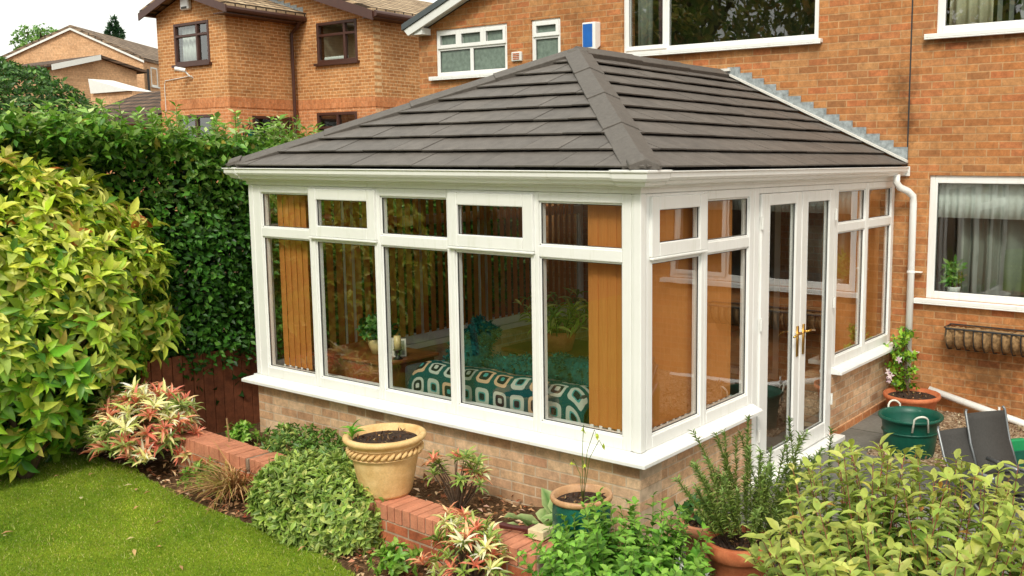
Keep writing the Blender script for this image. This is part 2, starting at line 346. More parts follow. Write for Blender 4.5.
def whorls(P, A, k, tilt=(.9, .3), Ls=(.1, .02)):   # k leaves round each axis
    n = len(P); A = unit(A); h = np.where(np.abs(A[:, 2:3]) < .9, np.array([[0, 0, 1.]]), np.array([[1., 0, 0]]))
    X = unit(np.cross(A, h)); Y = np.cross(A, X)
    ph = (np.arange(k)*2.4)[None, :]+RNG.uniform(0, 6.3, (n, 1)); t = RNG.normal(tilt[0], tilt[1], (n, k))
    R = X[:, None, :]*np.cos(ph)[..., None]+Y[:, None, :]*np.sin(ph)[..., None]
    D = A[:, None, :]*np.cos(t)[..., None]+R*np.sin(t)[..., None]
    N = A[:, None, :]*np.sin(t)[..., None]-R*np.cos(t)[..., None]
    PP = np.repeat(P[:, None, :], k, 1)+A[:, None, :]*RNG.uniform(-.25, .1, (n, k, 1))*Ls[0]
    L = np.abs(RNG.normal(Ls[0], Ls[1], n*k)); L = np.clip(L, Ls[0]*.4, Ls[0]*1.8)
    return PP.reshape(-1, 3), D.reshape(-1, 3), N.reshape(-1, 3), L
def ell_points(n, c, r, seed=1, lump=.16, freq=2.2, shell=(.72, 1.), zmin=-1, bias=2.):
    U = rdir(int(n*2.2)); U = U[U[:, 2] > zmin][:n]
    q = 1+lump*vnoise(U, freq, seed)
    s = shell[0]+(shell[1]-shell[0])*RNG.uniform(0, 1, len(U))**(1/bias)
    P = np.array(c)+U*np.array(r)*(q*s)[:, None]
    return P, unit(U/np.array(r)), s
def branches(name, base, tips, r0, mat, parent, bend=.15, n=6):
    m = MB(); b = Vector(base)
    for t in tips:
        t = Vector(t); mid = b.lerp(t, .5)+Vector((random.uniform(-bend, bend), random.uniform(-bend, bend), random.uniform(0, bend)))*(t-b).length
        pts = [b.lerp(mid, .0), b.lerp(mid, .5), mid, mid.lerp(t, .55), t]; m.tube(pts, [r0, r0*.8, r0*.6, r0*.42, r0*.2], n)
    return m.build(name, mat, parent, True)

# ------------------------------------------------------------------ ground
def hz(x, y):
    k = max(0, min(1, (-x-6.3)/6)); k2 = max(0, min(1, (y-5)/10))
    return 1.4*k*k*(3-2*k)*max(.5, k2)
m = MB(); xs = [-400, -150, -70, -45, -30]+[-24+i for i in range(0, 20)]+[-3, 0, 3, 6, 12, 25, 60, 150, 400]; ys = [-400, -150, -60, -25, -12]+[-6+i for i in range(0, 26)]+[25, 35, 50, 80, 150, 400]
for x in xs:
    for y in ys: m.v.append((x, y, hz(x, y)-.03))
for i in range(len(xs)-1):
    for j in range(len(ys)-1): a = i*len(ys)+j; m.f.append((a, a+len(ys), a+len(ys)+1, a+1))
tag(m.build('ground', 'ground', smooth=True), kind='structure')
edge = [(-9, -1.6), (-6.6, -1.45), (-6.03, -1.36), (-5.6, -1.12), (-5.07, -1.0), (-4.5, -1.0), (-4.12, -1.06), (-3.7, -1.12), (-3.25, -1.14), (-2.59, -1.17), (-1.99, -1.2), (-1.5, -1.24), (-1.1, -1.36), (-.7, -1.8), (-.5, -2.6), (-.4, -14), (-9, -14)]
m = MB(); m.prism([(x, y, -.02) for x, y in edge], (0, 0, .035)); tag(m.build('lawn', 'lawn'), kind='structure')
def in_lawn(P):
    x, y = P[:, 0], P[:, 1]; ex = np.array([e[0] for e in edge[:15]]); ey = np.array([e[1] for e in edge[:15]])
    return y+.03*vnoise(P*np.array([1., 1., 0]), 9., 2) < np.interp(x, ex, ey)
n = 190000; G = np.stack([RNG.uniform(-7, -.9, n), RNG.uniform(-3.6, -.95, n), np.full(n, .012)], 1)
G = G[in_lawn(G+np.array([0, .0, 0])-np.array([0, .01, 0]))]; n = len(G)
D = np.stack([RNG.normal(0, .55, n), RNG.normal(0, .55, n), np.ones(n)], 1)
pc = vnoise(G, 2.6, 5)[:, None]; cc = pal(n, [(5, (134, 164, 44)), (4, (160, 176, 62)), (2, (108, 144, 34)), (1.6, (196, 192, 118))], .22)*(1+.34*pc*np.array([[1.2, .8, .8]])+.12*vnoise(G, 9., 6)[:, None])
tag(leaves('grass', G, D, rdir(n), RNG.uniform(.010, .024, n), .0048, cc, 'grass', None, TB), 'short mown green grass with paler dry blades', 'grass', kind='stuff')
m = MB(); m.box(.0, 9, -6, 4.4, -.02, .0); m2 = m.build('patio', 'paving'); tag(m2, kind='structure')
m = MB(); m.box(.45, 9, 2.9, 4.72, -.01, .012); tag(m.build('gravel_path', 'gravel'), kind='structure')
n = 2200; G = np.stack([RNG.uniform(.45, 2.2, n), RNG.uniform(2.9, 4.7, n), RNG.uniform(.01, .02, n)], 1)
tag(leaves('gravel', G, rdir(n), rdir(n), RNG.uniform(.02, .05, n), .022, pal(n, [(3, (150, 126, 98)), (2, (190, 172, 144)), (2, (112, 86, 64))]), 'dry', None, TS), 'loose brown and buff gravel by the house wall', 'gravel', kind='stuff')
n = 9000; G = np.stack([RNG.uniform(-7, -.9, n), RNG.uniform(-3.6, -.95, n), np.full(n, .012)], 1); G = G[in_lawn(G) & (vnoise(G, 5., 12) > .1)]; n = len(G)
D = np.stack([RNG.normal(0, .6, n), RNG.normal(0, .6, n), np.ones(n)], 1)
tag(leaves('grass', G, D, rdir(n), RNG.uniform(.025, .05, n), .005, pal(n, [(3, (150, 178, 60)), (2, (104, 144, 36)), (2, (206, 200, 130))], .2), 'grass', None, TB), 'longer loose tufts of grass in the lawn', 'grass', kind='stuff')
# raised soil in the bed behind the low wall
m = MB()
nx, ny = 44, 10
for i in range(nx+1):
    for j in range(ny+1):
        x = -4.35+4.35*i/nx; y = -.72+.72*j/ny; m.v.append((x, y, .13+.02*math.sin(7*x+3*y)+random.uniform(-.012, .012)))
for i in range(nx):
    for j in range(ny): a = i*(ny+1)+j; m.f.append((a, a+ny+1, a+ny+2, a+1))
tag(m.build('soil_bed', 'ground', smooth=True), kind='structure')
# leaf litter / bark chips
n = 5200; G = np.stack([RNG.uniform(-6.6, .3, n), RNG.uniform(-2.2, -.62, n), RNG.uniform(-.01, .025, n)], 1)
G = G[~in_lawn(G-np.array([0, .035, 0]))]; G = G[(G[:, 0] < -.4) | (G[:, 1] > -1.6)]
G2 = np.stack([RNG.uniform(-4.3, -.1, 900), RNG.uniform(-.7, -.03, 900), RNG.uniform(.15, .17, 900)], 1); G = np.concatenate([G, G2]); n = len(G)
tag(leaves('leaf_litter', G, rdir(n)*np.array([1, 1, .25]), rdir(n)*.4+np.array([0, 0, 1]), RNG.uniform(.025, .075, n), RNG.uniform(.012, .035, n), pal(n, [(3, (144, 98, 66)), (4, (188, 144, 106)), (1.5, (96, 66, 46)), (2, (222, 192, 158)), (.6, (196, 110, 74))]), 'dry', None, TS), 'brown bark chips and fallen leaves on the bed', 'leaf litter', kind='stuff')
n = 26; G = np.stack([RNG.uniform(-5.6, -1.8, n), RNG.uniform(-2.3, -1.2, n), np.full(n, .04)], 1); G = G[in_lawn(G)]; n = len(G)
tag(leaves('fallen_leaves', G, rdir(n)*np.array([1, 1, .2]), np.tile([0, 0, 1.], (n, 1)), RNG.uniform(.04, .09, n), RNG.uniform(.015, .03, n), pal(n, [(3, (190, 150, 104)), (1, (214, 196, 150))]), 'dry', None, TS), 'few dry buff leaves lying on the lawn', 'leaves', kind='stuff')

# ------------------------------------------------------------------ conservatory
XL, YW = -4.146, 4.70
CON = thing('conservatory', 'white framed conservatory with dark tiled hip roof on buff brick base', 'conservatory')
FR = lambda u, z, d: (u, -d, z)      # front face
RI = lambda u, z, d: (d, u, z)       # right face
LE = lambda u, z, d: (XL-d, u, z)    # left face
def bx(mb, u0, u1, z0, z1, d0, d1): return mb.box(u0, u1, z0, z1, d0, d1)
T = .07
wb = MB(); wb.box(XL+.0, 0, 0, .26, -.05, .615); wb.build('dwarf_wall', 'buff_brick_x', CON)
wb = MB(); wb.box(-.26, 0, .26, 1.6, -.05, .615); wb.build('dwarf_wall', 'buff_brick_y', CON)
wb = MB(); wb.box(-.26, 0, 3.13, YW, -.05, .615); wb.build('dwarf_wall', 'buff_brick_y', CON)
wb = MB(); wb.box(XL, XL+.26, .26, YW, -.05, .615); wb.build('dwarf_wall', 'buff_brick_y', CON)
wb = MB(); wb.box(-.25, .012, 3.14, YW-.01, -.05, .075).build('plinth_course', 'orange_brick_y', CON)
def sill(fn, u0, u1, name='window_sill', m0=0, m1=0):
    b = MB(fn); prof = [(-.09, .618), (.1, .618), (.1, .645), (.085, .655), (.01, .682), (-.09, .682)]   # (d,z)
    vs = [(u0-m0*max(d, 0), z, d) for d, z in prof]+[(u1+m1*max(d, 0), z, d) for d, z in prof]; k = len(prof)
    b.add(vs, [tuple(range(k)), tuple(range(k, 2*k))[::-1]]+[(i, (i+1) % k, k+(i+1) % k, k+i) for i in range(k)])
    return b.build(name, 'upvc', CON, bevel=.004, seg=2)
sill(FR, XL, 0, m0=1, m1=1); sill(RI, 0, 1.56, m0=1); sill(RI, 3.14, YW-.003)
b = MB(LE); b.box(.0, YW-.003, .62, .678, -.09, .06); b.build('window_sill', 'upvc', CON, bevel=.003)
ZB, ZPB, ZTL, ZTU, ZPT, ZT = .682, .767, 1.925, 2.004, 2.307, 2.37
def pane(fn, u0, u1, z0, z1, par, mat='glass', d=-.03):
    g = MB(fn); g.add([(u0-.01, z0-.01, d), (u1+.01, z0-.01, d), (u1+.01, z1+.01, d), (u0-.01, z1+.01, d)], [(0, 1, 2, 3)])
    return g.build('pane', mat, par)
def gasket(fn, u0, u1, z0, z1, par, d=-.012, name='gasket', mat='gasket', w=.004):
    g = MB(fn)
    for a in ((u0-.02, u0+w, z0, z1), (u1-w, u1+.02, z0, z1), (u0, u1, z0-.02, z0+w), (u0, u1, z1-w, z1+.02)): g.box(*a, d-.008, d)
    return g.build(name, mat, par)
def bay(fn, a, b, p0, p1, opener=False):
    """a,b outer limits of the bay; p0,p1 glass edges"""
    f = MB(fn)
    f.box(a, p0, ZB, ZT, -T, 0); f.box(p1, b, ZB, ZT, -T, 0); f.box(p0, p1, ZB, ZPB, -T, 0); f.box(p0, p1, ZTL, ZTU, -T, -.0015); f.box(p0, p1, ZPT, ZT, -T, 0)
    w = f.build('window', 'upvc', CON, bevel=.006, seg=2)
    ch = MB(fn)   # glazing bead, chamfered look: a thin recessed strip
    for (z0, z1) in ((ZPB, ZTL), (ZTU, ZPT)):
        for q in ((p0, p0+.012, z0, z1), (p1-.012, p1, z0, z1), (p0, p1, z0, z0+.012), (p0, p1, z1-.012, z1)): ch.box(*q, -T, -.014)
    ch.build('glazing_bead', 'upvc', w, bevel=.003)
    gasket(fn, p0+.012, p1-.012, ZPB+.012, ZTL-.012, w, -.02); pane(fn, p0, p1, ZPB, ZTL, w)
    if opener:
        s = MB(fn); o0, o1, z0, z1 = p0-.04, p1+.04, ZTU-.045, ZPT+.045; i = .075
        s.box(o0, o0+i+.02, z0, z1, -.03, .022); s.box(o1-i-.02, o1, z0, z1, -.03, .022); s.box(o0+i+.02, o1-i-.02, z0, z0+i+.015, -.03, .0215); s.box(o0+i+.02, o1-i-.02, z1-i-.015, z1, -.03, .0215)
        so = s.build('casement', 'upvc', w, bevel=.007, seg=2)
        lip = MB(fn); lip.box(o0, o1, z0-.018, z0-.001, -.0, .03); lip.build('drip_lip', 'upvc', w, bevel=.004)
        gasket(fn, o0+i+.02, o1-i-.02, z0+i+.015, z1-i-.015, w, .004); pane(fn, o0+i+.01, o1-i-.01, z0+i, z1-i, w, d=-.008)
    else:
        gasket(fn, p0+.012, p1-.012, ZTU+.012, ZPT-.012, w, -.02); pane(fn, p0, p1, ZTU, ZPT, w)
    return w
ms = [XL, -3.293, -2.488, -1.686, -.879, 0]
h = .036
bay(FR, XL, ms[1], -3.981, ms[1]-h); bay(FR, ms[1], ms[2], ms[1]+h, ms[2]-h, True); bay(FR, ms[2], ms[3], ms[2]+h, ms[3]-h)
bay(FR, ms[3], ms[4], ms[3]+h, ms[4]-h, True); bay(FR, ms[4], -.072, ms[4]+h, -.144)
bay(RI, .072, .808, .142, .765, True); bay(RI, .808, 1.56, .852, 1.485); bay(RI, 3.14, 3.925, 3.215, 3.89); bay(RI, 3.925, YW-.003, 3.975, 4.62)
for k in range(5): a = .1+.919*k; bay(LE, a, a+.919, a+.05, a+.869)
b = MB(); b.box(-.072, .004, -.004, .072, .683, 2.372); b.build('corner_post', 'upvc', CON, bevel=.012, seg=2)
b = MB(); b.box(-.05, .0085, -.0085, .05, .684, 2.371); b.build('corner_post', 'upvc', CON, bevel=.006, seg=2)
b = MB(); b.box(XL-.004, XL+.07, -.004, .1, .683, 2.372); b.build('corner_post', 'upvc', CON, bevel=.01)
# eaves beam, fascia
def ring(mb, z0, z1, d0, d1):
    mb.box(XL-d1, d1, -d1, -d0, z0, z1); mb.box(d0, d1, -d0, YW-.004, z0, z1); mb.box(XL-d1, XL-d0, -d0, YW-.004, z0, z1)
b = MB(); ring(b, 2.372, 2.47, -.08, .012); b.build('eaves_beam', 'upvc', CON, bevel=.004)
b = MB(); ring(b, 2.405, 2.5, .0125, .035); b.build('fascia', 'upvc', CON, bevel=.003)
# gutter (ogee) mitred round three sides
prof = [(.036, 2.425), (.075, 2.423), (.1, 2.433), (.108, 2.452), (.126, 2.458), (.138, 2.475), (.14, 2.505), (.150, 2.508), (.150, 2.516), (.13, 2.516), (.128, 2.485), (.1, 2.462), (.05, 2.455), (.036, 2.455)]
g = MB(); k = len(prof)
ringpts = [[(XL-d-0, YW-.005, z) for d, z in prof], [(XL-d, -d, z) for d, z in prof], [(d, -d, z) for d, z in prof], [(d, YW-.005, z) for d, z in prof]]
for a in ringpts: g.v += a
for s_ in range(3):
    for i in range(k): a = s_*k; g.f.append((a+i, a+(i+1) % k, a+k+(i+1) % k, a+k+i))
g.f += [tuple(range(k)), tuple(range(3*k, 4*k))[::-1]]
gut = g.build('gutter', 'upvc', CON, bevel=.002)
def clipb(x, y, ax):
    b = MB(); e = .004
    pr = [(.034, 2.42), (.078, 2.418), (.104, 2.428), (.113, 2.448), (.131, 2.453), (.143, 2.471), (.146, 2.503), (.156, 2.506), (.156, 2.522), (.034, 2.522)]
    w = .014
    for (a, c) in ((-w, w),):
        vs = []
        for t_ in (a, c):
            for d, z in pr: vs.append((x+t_, -d, z) if ax == 0 else (d, y+t_, z))
        q = len(pr); b.add(vs, [tuple(range(q)), tuple(range(q, 2*q))[::-1]]+[(i, (i+1) % q, q+(i+1) % q, q+i) for i in range(q)])
    b.build('union_bracket', 'upvc_old', gut, bevel=.002)
clipb(-.12, 0, 0); clipb(XL+.02, 0, 0); clipb(0, .12, 1)
pr = [(.034, 2.418), (.078, 2.416), (.104, 2.426), (.113, 2.446), (.131, 2.451), (.143, 2.469), (.147, 2.503), (.157, 2.506), (.157, 2.523), (.126, 2.523), (.124, 2.5), (.034, 2.46)]
b = MB(); q = len(pr)
for st_ in (lambda d, z: (-.12, -d, z), lambda d, z: (d, -d, z), lambda d, z: (d, .12, z)): b.v += [st_(d, z) for d, z in pr]
b.f = [tuple(range(q)), tuple(range(2*q, 3*q))[::-1]]+[(t_*q+i_, t_*q+(i_+1) % q, t_*q+q+(i_+1) % q, t_*q+q+i_) for t_ in (0, 1) for i_ in range(q)]
b.build('corner_union', 'upvc', gut, bevel=.003)
b = MB(); b.box(.03, .154, YW-.012, YW-.004, 2.42, 2.519); b.build('stop_end', 'upvc', gut, bevel=.006)
# downpipe with swan neck
b = MB(); b.tube([(.1, 4.45, 2.44), (.1, 4.45, 2.36), (.12, 4.49, 2.31), (.18, 4.57, 2.27), (.215, 4.625, 2.22), (.22, 4.635, 2.14), (.22, 4.635, .1)], .036, 16)
dp = b.build('downpipe', 'upvc', CON, True)
for z in (1.44, .6): b = MB(); b.tube([(.22, 4.635, z-.012), (.22, 4.635, z+.012)], .042, 16); b.box(.22, .32, 4.65, 4.70, z-.006, z+.006); b.build('pipe_clip', 'upvc', dp, bevel=.002)
# double doors
b = MB(RI); b.box(1.56, 1.64, .05, ZT, -T, .001); b.box(3.09, 3.14, .05, ZT, -T, .001); b.box(1.64, 3.09, 2.325, ZT, -T, .001); b.build('door_frame', 'upvc', CON, bevel=.006, seg=2)
b = MB(RI); b.box(1.5, 3.2, 0.0, .048, -T, .13); b.build('threshold', 'upvc', CON, bevel=.006)
b = MB(RI); b.box(1.49, 3.21, -.06, .0-.001, -T, .06); b.build('step_course', 'buff_brick_y', CON)
def door(u0, u1, p0, p1):
    f = MB(RI); d = .018
    f.box(u0, p0, .056, 2.322, -.045, d); f.box(p1, u1, .056, 2.322, -.045, d); f.box(p0, p1, .056, .205, -.045, d-.0015); f.box(p0, p1, 2.228, 2.322, -.045, d-.0015)
    o = f.build('door', 'upvc', CON, bevel=.008, seg=2); gasket(RI, p0, p1, .205, 2.228, o, .0); pane(RI, p0, p1, .205, 2.228, o, d=-.01); return o
D1 = door(1.65, 2.385, 1.80, 2.28); D2 = door(2.395, 3.085, 2.52, 2.975)
for D_, u, sgn in ((D1, 2.335, -1), (D2, 2.455, 1)):
    b = MB(RI); b.box(u-.018, u+.018, .93, 1.19, .0185, .028); b.tube([(u, 1.13, .02), (u, 1.13, .065)], .012); b.tube([(u, 1.13, .062), (u+sgn*.06, 1.135, .064), (u+sgn*.15, 1.12, .06)], [.011, .01, .008]); b.build('handle', 'brass', D_, True)
for z in (.35, 1.25, 2.05):
    b = MB(RI); b.tube([(1.642, z, .028), (1.642, z+.1, .028)], .011); b.build('hinge', 'upvc_old', D1); b = MB(RI); b.tube([(3.092, z, .028), (3.092, z+.1, .028)], .011); b.build('hinge', 'upvc_old', D2)
# interior floor / ceiling
b = MB(); b.box(XL+.2, -.2, .2, YW, .02, .09); b.build('floor', 'floor', CON)
b = MB(FR); b.box(XL+.2, -.2, .69, .73, -.24, -.0715); b.build('inner_sill', 'upvc', CON, bevel=.004)
b = MB(RI); b.box(.25, 1.55, .69, .73, -.24, -.0715); b.box(3.15, YW-.01, .69, .73, -.24, -.0715); b.build('inner_sill', 'upvc', CON, bevel=.004)
b = MB(); b.box(XL+.1, -.1, .1, YW-.01, 2.45, 2.47); b.build('ceiling', 'plaster', CON)
# roof
RX0, RX1, RY0, RZ = XL-.12, .12, -.12, 2.515
AP = Vector((-2.075, 2.03, 3.54)); RE = Vector((-2.075, YW, 3.54))
def slope(poly, e0, name='roof_slope'):
    """poly 3d coplanar convex (eave first two points), tiles laid from eave e0->e1"""
    p0, p1 = Vector(poly[0]), Vector(poly[1]); u = (p1-p0).normalized()
    nrm = (p1-p0).cross(Vector(poly[2])-p0).normalized()
    if nrm.z < 0: nrm = -nrm
    v = nrm.cross(u).normalized()
    if v.z < 0: v = -v
    P2 = [((Vector(q)-p0).dot(u), (Vector(q)-p0).dot(v)) for q in poly]
    Ltot = max(q[1] for q in P2); W = max(q[0] for q in P2); W0 = min(q[0] for q in P2)
    area = sum(P2[i][0]*P2[(i+1) % len(P2)][1]-P2[(i+1) % len(P2)][0]*P2[i][1] for i in range(len(P2)))
    if area < 0: P2 = P2[::-1]
    planes = []
    for i in range(len(P2)):
        a, c = P2[i], P2[(i+1) % len(P2)]; nn = (c[1]-a[1], -(c[0]-a[0])); planes.append((nn, nn[0]*a[0]+nn[1]*a[1]))
    m = MB(); rows = 9; rh = Ltot/rows; tw = .335
    for r in range(rows+1):
        t0, t1 = r*rh, (r+1)*rh+.03; s = W0-tw*((r*.45) % 1)-random.uniform(0, .02)
        while s < W:
            poly2 = [(s+.003, t0), (s+tw-.003, t0), (s+tw-.003, t1), (s+.003, t1)]; dz = random.uniform(-.0025, .0025)
            for nn, dd in planes: poly2 = clip(poly2, nn, dd) if len(poly2) > 2 else poly2
            if len(poly2) > 2:
                top = []; bot = []
                for a, c in poly2:
                    hh = .036+dz-.028*(c-t0)/rh; q = p0+u*a+v*c; top.append(tuple(q+nrm*hh)); bot.append(tuple(q+nrm*(hh-.011)))
                k = len(top); m.add(top+bot, [tuple(range(k)), tuple(range(k, 2*k))[::-1]]+[(i, (i+1) % k, k+(i+1) % k, k+i) for i in range(k)])
            s += tw
    o = m.build(name, 'roof_tile', CON)
    d = MB(); d.prism([tuple(Vector(q)-nrm*.012) for q in poly], tuple(-nrm*.02)); d.build('roof_deck', 'gasket', CON)
    return o
c0, c1 = (RX0, RY0, RZ), (RX1, RY0, RZ)
slope([c0, c1, tuple(AP)], 0); slope([c1, (RX1, YW, RZ), tuple(RE), tuple(AP)], 0); slope([(RX0, YW, RZ), c0, tuple(AP), tuple(RE)], 0)
def cap(a, b, n1, n2, segs, w=.118, t=.03, lift=.036, endcap=True):
    a, b = Vector(a), Vector(b); ax = (b-a).normalized()
    o = thing_part = None
    for k in range(segs):
        p, q = a.lerp(b, k/segs), a.lerp(b, (k+1)/segs); m = MB(); rings = []
        off = .004*(segs-k)  # lower pieces tuck under upper
        ov = ax*.02
        for pt in (p, q-(ov*0)):
            s1 = n1.cross(ax).normalized(); s2 = ax.cross(n2).normalized()
            if s1.z > 0: s1 = -s1
            if s2.z > 0: s2 = -s2
            up = (n1+n2).normalized(); lf = lift+(.0 if pt is p else .010); e = up*(lf+t)
            b1, b2 = pt+s1*w+n1*(.0), pt+s2*w+n2*(.0); rings.append([b1, pt+s1*w+n1*(lf+t*.5), pt+e, pt+s2*w+n2*(lf+t*.5), b2, (b1+b2)/2])
        k5 = 6; m.add([tuple(x) for x in rings[0]+rings[1]], [(0, 1, 2, 5), (5, 2, 3, 4), (6, 7, 8, 11), (11, 8, 9, 10)]+[(i, (i+1) % k5, k5+(i+1) % k5, k5+i) for i in range(k5)])
        m.build('hip_cap' if w < .119 else 'ridge_cap', 'hip_tile', CON, bevel=.004)
sf = (Vector(c1)-Vector(c0)).cross(AP-Vector(c0)).normalized(); sr = (Vector((RX1, YW, RZ))-Vector(c1)).cross(AP-Vector(c1)).normalized(); sl = Vector((-sr.x, sr.y, sr.z))
cap(AP, Vector(c1)+Vector((-.075, .075, .01)), sr, sf, 4); cap(AP, Vector(c0)+Vector((.075, .075, .01)), sf, sl, 4); cap(AP+Vector((0, -.02, .01)), RE, sr, sl, 3, w=.12)
for cx_, sx_ in ((RX1, 1), (RX0, -1)):
    b = MB(); a0 = Vector((cx_-.018*sx_, RY0+.018, 0)); ac = Vector((1*sx_, 1, 0)).normalized(); inn = Vector((-.075*sx_, .075, .036))
    pts = [tuple(a0+ac*u_+Vector((0, 0, z_))) for u_, z_ in ((-.10, 2.524), (.10, 2.524), (.098, 2.556), (0, 2.592), (-.098, 2.556))]
    b.prism(pts, tuple(inn)); b.build('hip_end', 'hip_tile', CON, bevel=.005)
b = MB(); b.lathe([(0, .0), (.14, -.06), (.142, -.02), (.11, .03), (0, .07)], tuple(AP+Vector((0, 0, .0))), 8); b.build('apex_cap', 'hip_tile', CON)
# lead step flashing against the house
st = MB(); slp = (3.54-RZ)/(2.075+.12)
for i in range(14):
    x1 = .12-.0-i*.15; x0 = x1-.165; z1 = RZ+.04+(.12-x0)*slp
    st.prism([(x0, YW+.0, RZ+.03+(.12-x0)*slp), (x1, YW, RZ+.03+(.12-x1)*slp), (x1, YW, z1+.085), (x0, YW, z1+.085)], (0, -.004-.0015*(i % 3), 0))
st.build('step_flashing', 'lead', CON)
st = MB(); st.prism([(.13, YW-.05, RZ+.042), (-1.95, YW-.05, RZ+.042+2.08*slp), (-1.95, YW-.05, RZ+.066+2.08*slp), (.13, YW-.05, RZ+.066)], (0, .045, 0)); st.build('soaker_strip', 'mortar_fillet', CON)
b = MB(); b.box(-2.28, -1.95, YW-.03, YW-.002, 3.585, 3.615); b.build('cover_flashing', 'mortar_fillet', CON)

# ------------------------------------------------------------------ brick house
HOU = thing('brick_house', 'orange brown brick house with white windows behind the conservatory', 'house', (0, 5, 0))
Y0 = 4.72
def wall_holes(mb, u0, u1, z0, z1, holes, fn, extra=()):
    us = sorted({u0, u1}|{h[0] for h in holes}|{h[1] for h in holes}); zs = sorted({z0, z1}|{h[2] for h in holes}|{h[3] for h in holes})
    for i in range(len(us)-1):
        for j in range(len(zs)-1):
            uc, zc = (us[i]+us[i+1])/2, (zs[j]+zs[j+1])/2
            if any(h[0] < uc < h[1] and h[2] < zc < h[3] for h in holes): continue
            p = [(us[i], zs[j]), (us[i+1], zs[j]), (us[i+1], zs[j+1]), (us[i], zs[j+1])]
            for nn, dd in extra: p = clip(p, nn, dd) if len(p) > 2 else p
            if len(p) > 2: fn(mb, p)
HW = [(.35, 2.72, 1.17, 2.43), (.36, 2.6, 3.83, 5.0), (-3.46, -.9, 3.87, 5.1), (-4.93, -4.44, 3.5, 4.39), (-6.69, -5.35, 3.75, 4.39)]
CD = (-3.2, -1.3, -.05, 2.2)
cut = [((-.37, 1.), 4.36+.37*7.03)]     # below the verge line
b = MB(); wall_holes(b, -7.03, 7.5, -.1, 6.6, HW+[CD], lambda mb, p: mb.prism([(u, Y0, z) for u, z in p], (0, .25, 0)), cut); b.build('wall', 'house_brick', HOU)
b = MB(); b.prism([(-7.03, Y0+.25, -.1), (-7.03, 13, -.1), (-7.03, 13, 4.3), (-7.03, Y0+.25, 4.3)], (.25, 0, 0)); b.build('wall', 'house_brick_side', HOU)
b = MB(); b.prism([(-7.14, 4.5, 4.40), (1.7, 4.5, 7.67), (1.7, 4.5, 7.75), (-7.14, 4.5, 4.48)], (0, 9, 0)); b.build('roof', 'slate', HOU)
b = MB(); b.prism([(-7.03, 4.52, 4.32), (-.6, 4.52, 6.70), (-.6, 4.52, 6.815), (-7.12, 4.52, 4.405)], (0, .03, 0)); b.build('barge_board', 'upvc_old', HOU, bevel=.003)
b = MB(); b.prism([(-7.05, 4.551, 4.33), (-6.78, 4.551, 4.33), (-6.78, 4.551, 4.42), (-7.05, 4.551, 4.405)], (0, .165, 0)); b.build('soffit_box', 'upvc_old', HOU)
b = MB(); b.prism([(-6.9, 4.551, 4.425), (-.6, 4.551, 6.755), (-.6, 4.551, 6.77), (-6.9, 4.551, 4.44)], (0, .165, 0)); b.build('soffit', 'upvc_old', HOU)
b = MB(); b.box(.104, .118, Y0-.004, Y0+.02, 2.5, 6); b.build('movement_joint', 'gasket', HOU)
FH = lambda u, z, d: (u, Y0-d, z)
def rect_frame(mb, u0, u1, z0, z1, w, d0, d1): mb.box(u0, u0+w, z0, z1, d0, d1); mb.box(u1-w, u1, z0, z1, d0, d1); mb.box(u0+w, u1-w, z0, z0+w, d0, d1-.001); mb.box(u0+w, u1-w, z1-w, z1, d0, d1-.001)
def room(u0, u1, z0, z1, mat, par, dep=1.6):
    r = MB(FH); a, c, e, g = u0-.5, u1+.5, z0-.7, z1+.3
    for q in (((a, e), (c, e)), ((c, e), (c, g)), ((c, g), (a, g)), ((a, g), (a, e))):
        r.add([(q[0][0], q[0][1], -.26), (q[1][0], q[1][1], -.26), (q[1][0], q[1][1], -dep), (q[0][0], q[0][1], -dep)], [(0, 1, 2, 3)])
    r.add([(a, e, -dep), (c, e, -dep), (c, g, -dep), (a, g, -dep)], [(0, 1, 2, 3)])
    return r.build('room_lining', mat, par)
def hwin(u0, u1, z0, z1, lights, sillz=True, w=.055, mat='glass2', rm='dark_plaster', sx=.09):
    f = MB(FH); rect_frame(f, u0, u1, z0, z1, w, -.09, -.02)
    o = f.build('window', 'upvc', HOU, bevel=.005, seg=2)
    for L in lights:
        (a, c, e, g, op) = L
        s = MB(FH); k = .05 if op else .028
        rect_frame(s, a, c, e, g, k, -.07, .0 if op else -.019); s.build('casement' if op else 'mullion', 'upvc', o, bevel=.005, seg=2)
        gasket(FH, a+k, c-k, e+k, g-k, o, -.02 if op else -.035); pane(FH, a+k, c-k, e+k, g-k, o, mat, d=-.045)
    if sillz:
        s = MB(FH); s.box(u0-sx, u1+sx, z0-.04, z0-.0005, -.09, .07); s.box(u0-sx, u1+sx, z0-.055, z0-.04, .055, .07); s.build('sill', 'upvc', o, bevel=.004)
    if rm: room(u0, u1, z0, z1, rm, o)
    return o
W1 = hwin(.35, 2.72, 1.17, 2.43, [(.40, 1.95, 1.22, 2.38, False), (1.95, 2.67, 1.22, 2.38, True)], sx=.1)
W2 = hwin(.36, 2.6, 3.83, 5.0, [(.41, 1.9, 3.88, 4.95, False), (1.9, 2.55, 3.88, 4.95, True)], sx=.1)
W3 = hwin(-3.46, -.9, 3.87, 5.1, [(-3.43, -2.84, 3.9, 5.07, True), (-2.84, -.93, 3.9, 5.07, False)], sx=.05)
W4 = hwin(-4.93, -4.44, 3.5, 4.39, [(-4.9, -4.47, 4.17, 4.36, True), (-4.9, -4.47, 3.53, 4.17, False)], False, mat='frosted', rm=None)
